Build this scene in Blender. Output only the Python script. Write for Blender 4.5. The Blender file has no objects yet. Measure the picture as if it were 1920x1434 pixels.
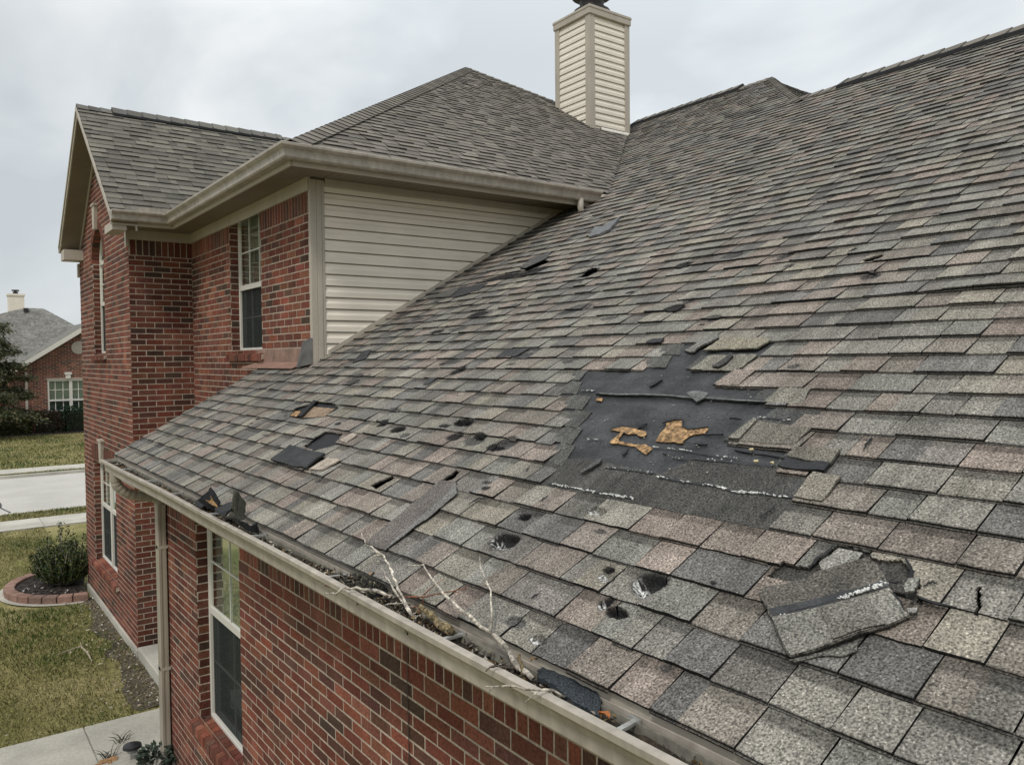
import bpy, bmesh, math, random
import numpy as np
from mathutils import Vector, noise as mnoise
random.seed(7); rng = np.random.default_rng(7)
sc = bpy.context.scene
# ------------------------------------------------------------------ camera
PXW, CX, CY = 1920.0, 960.0, 717.0
VL = (-140.0, 682.0); VR = (2990.0, 650.0)           # the two horizontal vanishing points measured in the photo
FPX = math.sqrt(-((VL[0]-CX)*(VR[0]-CX)+(VL[1]-CY)*(VR[1]-CY)))
def _d(v): return np.array([v[0]-CX, -(v[1]-CY), -FPX])
_Y = _d(VL); _Y /= np.linalg.norm(_Y); _X = _d(VR); _X /= np.linalg.norm(_X); _Z = np.cross(_X, _Y)
RM = np.stack([_X, _Y, _Z]); CAM = np.array([0, 0, 3.8])
def at(px, py, n, d):
    """point where the photo's pixel meets the real plane n.x = d (survey helper)"""
    r = RM @ np.array([px-CX, -(py-CY), -FPX]); n = np.array(n, float)
    return CAM + r*((d-n@CAM)/(n@r))
from mathutils import Matrix
cam = bpy.data.objects.new("camera", bpy.data.cameras.new("camera")); sc.collection.objects.link(cam)
cam.data.sensor_width = 36; cam.data.lens = FPX/PXW*36; cam.data.clip_end = 3000; cam.data.clip_start = .02
cam.matrix_world = Matrix([[*RM[0], 0], [*RM[1], 0], [*RM[2], 3.8], [0, 0, 0, 1]])
sc.camera = cam
# ------------------------------------------------------------------ world / sun / exposure
SUN_EL, SUN_AZ = math.radians(52), math.radians(235)      # azimuth measured from +Y towards +X
w = bpy.data.worlds.new("World"); sc.world = w; w.use_nodes = True
nt = w.node_tree; N = nt.nodes; Lk = nt.links; N.clear()
out = N.new('ShaderNodeOutputWorld'); bg = N.new('ShaderNodeBackground'); bg.inputs[1].default_value = .1
sky = N.new('ShaderNodeTexSky'); sky.sky_type = 'NISHITA'; sky.sun_disc = False
sky.sun_elevation = SUN_EL; sky.sun_rotation = SUN_AZ
tc = N.new('ShaderNodeTexCoord')
mp = N.new('ShaderNodeMapping'); mp.inputs['Scale'].default_value = (1, 1, 1.7)
n1 = N.new('ShaderNodeTexNoise'); n1.inputs['Scale'].default_value = 2.4; n1.inputs['Detail'].default_value = 5; n1.inputs['Roughness'].default_value = .5
n1.inputs['Distortion'].default_value = .4
r1 = N.new('ShaderNodeValToRGB')
r1.color_ramp.elements[0].position = .40; r1.color_ramp.elements[0].color = (5.9, 6.35, 6.65, 1)
r1.color_ramp.elements[1].position = .62; r1.color_ramp.elements[1].color = (8.8, 9.0, 9.0, 1)
dt = N.new('ShaderNodeVectorMath'); dt.operation = 'DOT_PRODUCT'; dt.inputs[1].default_value = (.93, .55, .35)
mr = N.new('ShaderNodeMapRange'); mr.inputs['From Min'].default_value = .35; mr.inputs['From Max'].default_value = 1.15
mr.inputs['To Min'].default_value = .78; mr.inputs['To Max'].default_value = 1.12
mul = N.new('ShaderNodeVectorMath'); mul.operation = 'SCALE'
mx = N.new('ShaderNodeMix'); mx.data_type = 'RGBA'; mx.inputs[0].default_value = .93
Lk.new(tc.outputs['Generated'], mp.inputs['Vector']); Lk.new(mp.outputs[0], n1.inputs['Vector']); Lk.new(n1.outputs[0], r1.inputs[0])
Lk.new(tc.outputs['Generated'], dt.inputs[0]); Lk.new(dt.outputs['Value'], mr.inputs[0])
Lk.new(r1.outputs[0], mul.inputs[0]); Lk.new(mr.outputs[0], mul.inputs['Scale'])
sx = N.new('ShaderNodeSeparateXYZ'); zr = N.new('ShaderNodeMapRange'); zr.inputs['From Min'].default_value = .35; zr.inputs['From Max'].default_value = 1.0
zr.inputs['To Min'].default_value = 1.0; zr.inputs['To Max'].default_value = 2.0; m2 = N.new('ShaderNodeVectorMath'); m2.operation = 'SCALE'
Lk.new(tc.outputs['Generated'], sx.inputs[0]); Lk.new(sx.outputs['Z'], zr.inputs[0]); Lk.new(mul.outputs[0], m2.inputs[0]); Lk.new(zr.outputs[0], m2.inputs['Scale'])
Lk.new(sky.outputs[0], mx.inputs[6]); Lk.new(m2.outputs[0], mx.inputs[7]); Lk.new(mx.outputs[2], bg.inputs[0]); Lk.new(bg.outputs[0], out.inputs[0])
sl = bpy.data.lights.new("sun", 'SUN'); sl.energy = 1.5; sl.angle = math.radians(10); sl.color = (1, .96, .9)
so = bpy.data.objects.new("sun", sl); sc.collection.objects.link(so)
sd = Vector((math.sin(SUN_AZ)*math.cos(SUN_EL), math.cos(SUN_AZ)*math.cos(SUN_EL), math.sin(SUN_EL)))
so.rotation_euler = sd.to_track_quat('Z', 'Y').to_euler()
sc.view_settings.view_transform = 'Standard'; sc.view_settings.look = 'None'; sc.view_settings.exposure = 0.14; sc.view_settings.gamma = 1
sc.cycles.max_bounces = 6; sc.cycles.diffuse_bounces = 3

# ------------------------------------------------------------------ materials
MATS = {}
def mat(name, col=(.5, .5, .5), rough=.8, attr=False, grain=0, gscale=200, gdetail=2, mott=0, mscale=4, bump=0, bscale=60, spec=.3, metal=0,
        streak=None, speck=0):
    if name in MATS: return MATS[name]
    m = bpy.data.materials.new(name); m.use_nodes = True; t = m.node_tree; n = t.nodes; L = t.links
    b = n['Principled BSDF']; b.inputs['Roughness'].default_value = rough; b.inputs['Specular IOR Level'].default_value = spec; b.inputs['Metallic'].default_value = metal
    tcn = n.new('ShaderNodeTexCoord')
    if attr:
        a = n.new('ShaderNodeAttribute'); a.attribute_name = 'col'; cur = a.outputs['Color']
    else:
        a = n.new('ShaderNodeRGB'); a.outputs[0].default_value = (*col, 1); cur = a.outputs[0]
    def mod(cur, sc_, amt, det, lo=.3, hi=.7, vec=None):
        t1 = n.new('ShaderNodeTexNoise'); t1.inputs['Scale'].default_value = sc_; t1.inputs['Detail'].default_value = det
        L.new(vec or tcn.outputs['Object'], t1.inputs['Vector'])
        q = n.new('ShaderNodeMapRange'); q.inputs['From Min'].default_value = lo; q.inputs['From Max'].default_value = hi
        q.inputs['To Min'].default_value = 1-amt; q.inputs['To Max'].default_value = 1+amt; L.new(t1.outputs[0], q.inputs[0])
        v = n.new('ShaderNodeVectorMath'); v.operation = 'SCALE'; L.new(cur, v.inputs[0]); L.new(q.outputs[0], v.inputs['Scale'])
        return v.outputs[0]
    if grain: cur = mod(cur, gscale, grain, gdetail)
    if mott: cur = mod(cur, mscale, mott, 4)
    if streak:
        mpn = n.new('ShaderNodeMapping'); mpn.inputs['Scale'].default_value = streak[0]; L.new(tcn.outputs['Object'], mpn.inputs['Vector'])
        cur = mod(cur, streak[1], streak[2], 3, vec=mpn.outputs[0])
    if speck:
        t1 = n.new('ShaderNodeTexNoise'); t1.inputs['Scale'].default_value = gscale*1.15; t1.inputs['Detail'].default_value = 0
        L.new(tcn.outputs['Object'], t1.inputs['Vector'])
        q = n.new('ShaderNodeMapRange'); q.inputs['From Min'].default_value = .68; q.inputs['From Max'].default_value = .76; L.new(t1.outputs[0], q.inputs[0])
        q.inputs['To Max'].default_value = speck
        mm = n.new('ShaderNodeMix'); mm.data_type = 'RGBA'; L.new(q.outputs[0], mm.inputs[0]); L.new(cur, mm.inputs[6]); sv = n.new('ShaderNodeVectorMath'); sv.operation = 'SCALE'; sv.inputs['Scale'].default_value = 2.7; L.new(cur, sv.inputs[0]); L.new(sv.outputs[0], mm.inputs[7])
        cur = mm.outputs[2]
    L.new(cur, b.inputs['Base Color'])
    if bump:
        t2 = n.new('ShaderNodeTexNoise'); t2.inputs['Scale'].default_value = bscale; t2.inputs['Detail'].default_value = 3; L.new(tcn.outputs['Object'], t2.inputs['Vector'])
        bp = n.new('ShaderNodeBump'); bp.inputs['Strength'].default_value = bump; bp.inputs['Distance'].default_value = .004
        L.new(t2.outputs[0], bp.inputs['Height']); L.new(bp.outputs[0], b.inputs['Normal'])
    MATS[name] = m; return m
M_SH = mat('shingle_granules', attr=True, rough=.92, grain=.68, gscale=165, gdetail=1.5, mott=.2, mscale=4, bump=.5, bscale=260, speck=.5, spec=.15, streak=((1.2, 14, 1.2), 1.5, .20))
M_SHF = mat('shingle_weathered', attr=True, rough=.92, grain=.35, gscale=150, mott=.12, mscale=2.5, bump=.4, bscale=160, spec=.15)
M_FELT = mat('roofing_felt', col=(.036, .037, .039), rough=.7, grain=.35, gscale=90, mott=.5, mscale=6, bump=1, bscale=28, spec=.35, streak=((6, .7, 6), 4, .25))
M_TAR = mat('bare_asphalt', col=(.018, .018, .02), rough=.6, grain=.3, gscale=90, bump=.6, bscale=80)
M_OSB = mat('bare_wood_sheathing', col=(.30, .185, .09), rough=.85, grain=.7, gscale=75, mott=.55, mscale=22, bump=.5, bscale=90)
M_SEAL = mat('white_sealant', attr=True, rough=.7, grain=.3, gscale=150, bump=.8, bscale=120)
M_BRICK = mat('brick', attr=True, rough=.9, grain=.34, gscale=70, gdetail=5, mott=.28, mscale=1.9, bump=1.0, bscale=75, spec=.2, streak=((3, 3, .35), 1.6, .16))
M_MORT = mat('mortar', col=(.43, .365, .295), rough=.95, grain=.22, gscale=60, mott=.15, mscale=2, bump=.6, bscale=120, spec=.1)
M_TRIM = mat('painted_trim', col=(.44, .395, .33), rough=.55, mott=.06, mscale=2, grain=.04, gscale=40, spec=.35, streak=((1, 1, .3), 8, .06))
M_GUT = mat('gutter_enamel', col=(.375, .335, .285), rough=.42, mott=.16, mscale=5, grain=.10, gscale=25, spec=.4, streak=((9, 9, .8), 2.2, .13))
M_GUTIN = mat('gutter_inside', col=(.21, .20, .165), rough=.6, mott=.35, mscale=5, grain=.2, gscale=40)
M_SID = mat('vinyl_siding', col=(.79, .725, .625), rough=.5, mott=.05, mscale=2, spec=.3, streak=((1, 1, 4), 3, .04))
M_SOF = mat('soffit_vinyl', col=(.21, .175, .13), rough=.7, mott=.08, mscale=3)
M_WIN = mat('white_vinyl_frame', col=(.66, .63, .57), rough=.4, mott=.04, mscale=6)
M_SCREEN = mat('insect_screen', col=(.032, .035, .036), rough=.7, spec=.2)
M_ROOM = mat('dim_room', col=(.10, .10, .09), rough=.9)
M_BLIND = mat('window_blind', col=(.64, .67, .58), rough=.8, streak=((1, 1, 9), 5, .12))
M_CONC = mat('concrete', col=(.42, .40, .345), rough=.95, grain=.12, gscale=50, mott=.22, mscale=1.2, bump=.4, bscale=60)
M_METAL = mat('dark_flue_metal', col=(.05, .045, .045), rough=.5, metal=.4, mott=.3, mscale=9)
M_COPPER = mat('aged_flashing', col=(.30, .19, .15), rough=.5, metal=.35, mott=.3, mscale=7, grain=.1, gscale=60)
M_FLASH = mat('dark_flashing', col=(.13, .125, .12), rough=.55, metal=.3, mott=.3, mscale=9)
M_ALU = mat('bare_aluminium', col=(.52, .52, .5), rough=.45, metal=.55, mott=.2, mscale=20)
M_BARK = mat('dead_bark', col=(.41, .37, .31), rough=.95, grain=.6, gscale=90, mott=.6, mscale=22, bump=.9, bscale=70)
M_BARK2 = mat('red_twig_bark', col=(.20, .085, .05), rough=.9, grain=.3, gscale=60)
M_LITTER = mat('leaf_litter', attr=True, rough=.95, grain=.4, gscale=60, bump=.8, bscale=60)
M_LEAF = mat('leaf', attr=True, rough=.6, spec=.25, mott=.2, mscale=30)
M_ASPH = mat('pale_concrete_road', col=(.44, .42, .385), rough=.95, grain=.08, gscale=20, mott=.1, mscale=.6)
M_SOIL = mat('dark_mulch', col=(.035, .028, .024), rough=1, grain=.6, gscale=45, mott=.3, mscale=5, bump=1, bscale=30)
M_BLACK = mat('black_plastic', col=(.02, .02, .022), rough=.4)
def glass_mat():
    m = bpy.data.materials.new('window_glass'); m.use_nodes = True; t = m.node_tree; n = t.nodes; n.clear()
    o = n.new('ShaderNodeOutputMaterial'); g = n.new('ShaderNodeBsdfGlossy'); g.inputs['Roughness'].default_value = .015; g.inputs['Color'].default_value = (.85, .9, .88, 1)
    tr = n.new('ShaderNodeBsdfTransparent'); tr.inputs[0].default_value = (.72, .78, .74, 1); mxn = n.new('ShaderNodeMixShader'); fr = n.new('ShaderNodeFresnel'); fr.inputs[0].default_value = 1.7
    mp_ = n.new('ShaderNodeMath'); mp_.operation = 'MULTIPLY'; mp_.inputs[1].default_value = .75; mp_.use_clamp = True
    t.links.new(fr.outputs[0], mp_.inputs[0])
    t.links.new(mp_.outputs[0], mxn.inputs[0]); t.links.new(tr.outputs[0], mxn.inputs[1]); t.links.new(g.outputs[0], mxn.inputs[2]); t.links.new(mxn.outputs[0], o.inputs[0])
    return m
M_GLASS = glass_mat()
# ------------------------------------------------------------------ mesh helpers
ROOT = sc.collection
def world_of(o):
    m = o.matrix_basis.copy()
    if o.parent is not None: m = world_of(o.parent) @ o.matrix_parent_inverse @ m
    return m
def parent_to(o, p):
    o.parent = p; o.matrix_parent_inverse = world_of(p).inverted(); return o
class MB:
    def __init__(s): s.v = []; s.f = []; s.c = []
    def add(s, pts, faces, col=(.5, .5, .5)):
        b = len(s.v); s.v.extend([tuple(p) for p in pts])
        if len(col) == 3 and not hasattr(col[0], '__len__'): s.c.extend([tuple(col)]*len(pts))
        else: s.c.extend([tuple(q) for q in col])
        s.f.extend([tuple(b+i for i in f) for f in faces])
    def hexa(s, P, col=(.5, .5, .5)):   # 8 corners, z-low 0-3, z-high 4-7
        s.add(P, [(0, 3, 2, 1), (4, 5, 6, 7), (0, 1, 5, 4), (1, 2, 6, 5), (2, 3, 7, 6), (3, 0, 4, 7)], col)
    def box(s, x0, x1, y0, y1, z0, z1, col=(.5, .5, .5)):
        s.hexa([(x0, y0, z0), (x1, y0, z0), (x1, y1, z0), (x0, y1, z0), (x0, y0, z1), (x1, y0, z1), (x1, y1, z1), (x0, y1, z1)], col)
    def tube(s, pts, rad, seg=8, col=(.5, .5, .5), jit=0, cap=True):
        pts = [Vector(p) for p in pts]; b = []; n = len(pts); V = []
        for i, p in enumerate(pts):
            t = (pts[min(i+1, n-1)]-pts[max(i-1, 0)]).normalized()
            up = Vector((0, 0, 1)) if abs(t.z) < .9 else Vector((1, 0, 0))
            a = t.cross(up).normalized(); c = t.cross(a)
            r = rad[i] if hasattr(rad, '__len__') else rad
            for k in range(seg):
                an = 2*math.pi*k/seg; rr = r*(1+random.uniform(-jit, jit)); V.append(p+a*(math.cos(an)*rr)+c*(math.sin(an)*rr))
        F = []
        for i in range(n-1):
            for k in range(seg):
                k2 = (k+1) % seg; F.append((i*seg+k, i*seg+k2, (i+1)*seg+k2, (i+1)*seg+k))
        if cap: F.append(tuple(range(seg))[::-1]); F.append(tuple((n-1)*seg+k for k in range(seg)))
        s.add(V, F, col)
    def build(s, name, m, parent=None, label=None, smooth=False):
        me = bpy.data.meshes.new(name); me.from_pydata(s.v, [], s.f); me.update()
        a = me.color_attributes.new('col', 'FLOAT_COLOR', 'POINT')
        arr = np.ones((len(s.v), 4), np.float32); arr[:, :3] = np.array(s.c, np.float32).reshape(-1, 3) if s.c else 0
        a.data.foreach_set('color', arr.ravel())
        if smooth: me.polygons.foreach_set('use_smooth', [True]*len(me.polygons))
        me.materials.append(m)
        o = bpy.data.objects.new(name, me); ROOT.objects.link(o)
        if parent is not None:
            parent_to(o, parent)
        if label: o['label'] = label
        return o
def tag(o, label=None, cat=None, group=None, kind=None):
    if label: o['label'] = label
    if cat: o['category'] = cat
    if group: o['group'] = group
    if kind: o['kind'] = kind
    return o
def empty(name, loc, label, cat, group=None):
    o = bpy.data.objects.new(name, None); ROOT.objects.link(o); o.location = loc; o.empty_display_size = .2
    return tag(o, label, cat, group)
def bevel(o, w_=.004, seg=1):
    m = o.modifiers.new('b', 'BEVEL'); m.width = w_; m.segments = seg; m.limit_method = 'ANGLE'; return o
class Fr:
    """wall frame: a along the wall, z up, d outwards"""
    def __init__(s, o, a, n): s.o = np.array(o, float); s.a = np.array(a, float); s.n = np.array(n, float)
    def p(s, a, z, d=0): return s.o+s.a*a+s.n*d+np.array([0, 0, z])
    def box(s, mb, a0, a1, z0, z1, d0, d1, col=(.5, .5, .5)):
        mb.hexa([s.p(a0, z0, d0), s.p(a1, z0, d0), s.p(a1, z0, d1), s.p(a0, z0, d1), s.p(a0, z1, d0), s.p(a1, z1, d0), s.p(a1, z1, d1), s.p(a0, z1, d1)], col)
BR = [(.180, .060, .039), (.150, .049, .034), (.200, .079, .052), (.13, .048, .034), (.098, .045, .034), (.160, .064, .046), (.185, .070, .043), (.074, .046, .034), (.112, .054, .040)]
BW = [5, 5, 4, 4, 3, 4, 4, 1.8, 2.4]
def brick_col(k=1.0):
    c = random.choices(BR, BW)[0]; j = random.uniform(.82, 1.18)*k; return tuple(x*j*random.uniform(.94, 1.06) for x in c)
def sub_iv(ivs, lo, hi):
    r = []
    for a, b in ivs:
        if hi <= a or lo >= b: r.append((a, b)); continue
        if lo > a: r.append((a, lo))
        if hi < b: r.append((hi, b))
    return r
def one_brick(mb, fr, a0, a1, z0, z1, p, jt, k=1.0):
    if a1-a0 < .012 or z1-z0 < .01: return
    i = .0012; P = []
    for (aa, zz, dd) in ((a0, z0, 0), (a1, z0, 0), (a1, z1, 0), (a0, z1, 0), (a0+i, z0+i, p), (a1-i, z0+i, p), (a1-i, z1-i, p), (a0+i, z1-i, p)):
        P.append(fr.p(aa+random.uniform(-1, 1)*jt, zz+random.uniform(-1, 1)*jt, dd))
    mb.add(P, [(4, 5, 6, 7), (0, 1, 5, 4), (1, 2, 6, 5), (2, 3, 7, 6), (3, 0, 4, 7)], brick_col(k))
def brick_wall(mb, mo, fr, a0, a1, z0, z1, h=.0715, L=.213, holes=(), soldier=(), top=None, g=.0108, off=0, k=1.0, bot=None):
    """holes: (a0,a1,z0,z1) or callable(z)->interval; soldier: (z0,z1) rows of upright bricks"""
    z = z0; r = 0
    rows = []
    sol = sorted(soldier)
    while z < z1-.01:
        s_ = next((q for q in sol if abs(q[0]-z) < h*.5), None)
        if s_: rows.append((z, s_[1], True)); z = s_[1]
        else:
            zn = min(z+h, z1); 
            nx = next((q for q in sol if z < q[0] < zn+h*.5), None)
            if nx: zn = nx[0]
            rows.append((z, zn, False)); z = zn
    for (zb, zt, so_) in rows:
        r += 1; zm = (zb+zt)/2; iv = [(a0, a1)]
        if top:
            lo, hi = top(zt); iv = sub_iv(iv, -99, lo); iv = sub_iv(iv, hi, 99)
        for q in holes:
            if callable(q):
                qq = q(zm)
                if qq: iv = sub_iv(iv, *qq)
            elif q[2] < zm < q[3]: iv = sub_iv(iv, q[0], q[1])
        for (p0, p1) in iv:
            if p1-p0 < .01: continue
            mo.add([fr.p(p0, zb), fr.p(p1, zb), fr.p(p1, zt), fr.p(p0, zt)], [(0, 1, 2, 3)])
        W_ = (.076 if so_ else L); st = a0-L+((r % 2)*.5*L if not so_ else 0)+off
        n_ = int((a1-st)/W_)+2
        for j in range(n_):
            b0 = st+j*W_; b1 = b0+W_-g
            for (p0, p1) in iv:
                c0, c1 = max(b0, p0), min(b1, p1)
                if c1-c0 > .02: one_brick(mb, fr, c0, c1, zb+g*.5, zt-g*.5, .0018+random.uniform(-.0008, .0008), .0016, k)
# ------------------------------------------------------------------ the house
house = empty('brick_house', (2.2, 7, 0), 'red brick two storey house with storm damaged shingle roof and cluttered gutter', 'house')
def HP(mb, name, m, parent=None, label=None, smooth=False):
    return mb.build(name, m, parent or house, label, smooth)
XL, XW, YS, Y2, XN, YF = 2.10, 2.854, 6.953, 10.951, 1.79, 14.9
wb, mo = MB(), MB()
FRn = Fr((XN, 0, 0), (0, 1, 0), (-1, 0, 0))
near_win = (5.79, 6.94, .78, 2.52)
brick_wall(wb, mo, FRn, -3.0, 8.02, .0, 2.79, h=.067, L=.222, holes=[near_win], soldier=[(2.365, 2.585)], off=.03)
FRn2 = Fr((XN, 8.02, 0), (1, 0, 0), (0, 1, 0)); brick_wall(wb, mo, FRn2, 0, 1.1, .0, 2.9, h=.067)
FRl = Fr((XL, 0, 0), (0, 1, 0), (-1, 0, 0))
TG = .78; GY = 12.70; GZ = 7.40
def gtop(z):
    if z < 5.3: return (-99, 99)
    hw = (GZ-.17-z)/TG; return (GY-hw, GY+hw)
ARC = (13.19, 5.30, .47)
def arch(z):
    if z < 3.93: return None
    if z <= ARC[1]: return (ARC[0]-ARC[2], ARC[0]+ARC[2])
    d = z-ARC[1]; R_ = ARC[2]+.11
    if d < R_: return (ARC[0]-math.sqrt(R_*R_-d*d), ARC[0]+math.sqrt(R_*R_-d*d))
    return None
low_win = (12.25, 14.05, .70, 2.30)
brick_wall(wb, mo, FRl, Y2, YF, .12, 7.3, holes=[low_win, arch], soldier=[], top=gtop)
FR2 = Fr((XL, Y2, 0), (1, 0, 0), (0, -1, 0))
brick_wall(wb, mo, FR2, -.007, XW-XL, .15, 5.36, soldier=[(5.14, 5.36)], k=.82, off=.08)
FRw = Fr((XW, 0, 0), (0, 1, 0), (-1, 0, 0))
up_win = (8.29, 9.338, 3.90, 5.36)
brick_wall(wb, mo, FRw, YS, Y2, 2.2, 5.36, holes=[up_win], soldier=[(5.14, 5.36)], off=.05)
brick_wall(wb, mo, Fr((XW, YS, 0), (1, 0, 0), (0, -1, 0)), -.007, .06, 3.6, 5.36, off=.1)
FRb = Fr((XL, YF, 0), (1, 0, 0), (0, 1, 0)); brick_wall(wb, mo, FRb, 0, 6, .1, 5.4)
# jambs
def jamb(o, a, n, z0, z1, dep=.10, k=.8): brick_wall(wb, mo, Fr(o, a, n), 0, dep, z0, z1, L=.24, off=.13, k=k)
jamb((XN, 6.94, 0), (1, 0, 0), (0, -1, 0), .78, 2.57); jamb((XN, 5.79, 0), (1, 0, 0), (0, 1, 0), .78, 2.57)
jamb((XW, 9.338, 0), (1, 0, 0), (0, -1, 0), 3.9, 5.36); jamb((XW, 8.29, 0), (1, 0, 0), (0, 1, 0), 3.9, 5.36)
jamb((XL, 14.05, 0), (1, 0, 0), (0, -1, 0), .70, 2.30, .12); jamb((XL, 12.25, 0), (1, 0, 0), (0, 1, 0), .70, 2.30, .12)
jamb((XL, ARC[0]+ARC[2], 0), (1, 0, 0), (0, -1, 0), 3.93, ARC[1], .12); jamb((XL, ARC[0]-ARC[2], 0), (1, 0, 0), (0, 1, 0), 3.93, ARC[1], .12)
# arch ring + lintel over the low window
for k in range(22):
    t0 = math.pi*k/22; t1 = math.pi*(k+.88)/22
    P = []
    for dd in (.0, .009):
        for (tt, rr) in ((t0, ARC[2]), (t1, ARC[2]), (t1, ARC[2]+.12), (t0, ARC[2]+.12)):
            P.append(FRl.p(ARC[0]+math.cos(tt)*rr, ARC[1]+math.sin(tt)*rr, dd if dd == .009 else -.12))
    wb.hexa(P, brick_col())
    t1 = math.pi*(k+1)/22
    mo.add([FRl.p(ARC[0]+math.cos(q)*rr, ARC[1]+math.sin(q)*rr, .001) for q, rr in ((t0, ARC[2]+.001), (t1, ARC[2]+.001), (t1, ARC[2]+.14), (t0, ARC[2]+.14))], [(0, 1, 2, 3)])
HP(wb, 'brick_wall', M_BRICK); HP(mo, 'mortar', M_MORT)
# projecting soldier lintel band above lower window, sills
def sill(fr, a0, a1, z, dout=.07, hgt=.085, dep=.11, n=None, k=1.0):
    mb = MB(); n = n or int((a1-a0)/.08); st = (a1-a0)/n
    for i in range(n):
        b0 = a0+i*st+.004; b1 = a0+(i+1)*st-.004; j = random.uniform(-.004, .004)
        P = [fr.p(b0, z-hgt, -.02), fr.p(b1, z-hgt, -.02), fr.p(b1, z-hgt-.03, dout+j), fr.p(b0, z-hgt-.03, dout+j), fr.p(b0, z, -dep), fr.p(b1, z, -dep), fr.p(b1, z-.045, dout+j), fr.p(b0, z-.045, dout+j)]
        mb.hexa(P, brick_col(k))
    P = [fr.p(a0, z-hgt+.006, -.02), fr.p(a1, z-hgt+.006, -.02), fr.p(a1, z-hgt-.02, dout-.006), fr.p(a0, z-hgt-.02, dout-.006), fr.p(a0, z-.008, -dep), fr.p(a1, z-.008, -dep), fr.p(a1, z-.052, dout-.006), fr.p(a0, z-.052, dout-.006)]
    o = HP(mb, 'window_sill', M_BRICK); m2 = MB(); m2.hexa(P); m2.build('mortar_bed', M_MORT, o); return o
sill(FRn, 5.72, 7.04, .79, .055, .09); sill(FRl, 12.15, 14.15, .70, .05, .09, .12); sill(FRw, 8.22, 9.41, 3.91, .045); sill(FRl, ARC[0]-.52, ARC[0]+.52, 3.94, .045, .085, .12)
mb = MB()
def keystone(y, z0, z1, w0, w1, d=.05):
    mb.hexa([FRl.p(y-w0, z0, 0), FRl.p(y+w0, z0, 0), FRl.p(y+w0, z0, d), FRl.p(y-w0, z0, d), FRl.p(y-w1, z1, 0), FRl.p(y+w1, z1, 0), FRl.p(y+w1, z1, d), FRl.p(y-w1, z1, d)])
    FRl.box(mb, y-w1-.02, y+w1+.02, z1, z1+.03, 0, d+.015)
keystone(13.19, 5.76, 6.10, .06, .10); HP(mb, 'keystone', M_TRIM); mb = MB(); keystone(13.15, 2.30, 2.62, .07, .11); HP(mb, 'keystone', M_TRIM)
# soldier lintel
mb = MB()
for i in range(25):
    a = 12.2+i*.076; FRl.box(mb, a, a+.067, 2.312, 2.512, .0, .0115, brick_col(.95))
HP(mb, 'lintel', M_BRICK)
mb = MB(); mb.box(XL-.03, XL+.3, Y2-.03, YF+.03, -.1, .12); HP(mb, 'foundation', M_CONC)
mb = MB()
cr = [FRn.p(3.27+.004*math.sin(z*9), z, .0092) for z in np.linspace(0, 2.56, 30)]; 
for i in range(len(cr)-1):
    a, b = cr[i], cr[i+1]; wd = .004; mb.add([a+[0, -wd, 0], a+[0, wd, 0], b+[0, wd, 0], b+[0, -wd, 0]], [(0, 1, 2, 3)])
HP(mb, 'expansion_joint', M_BLACK)
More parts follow.
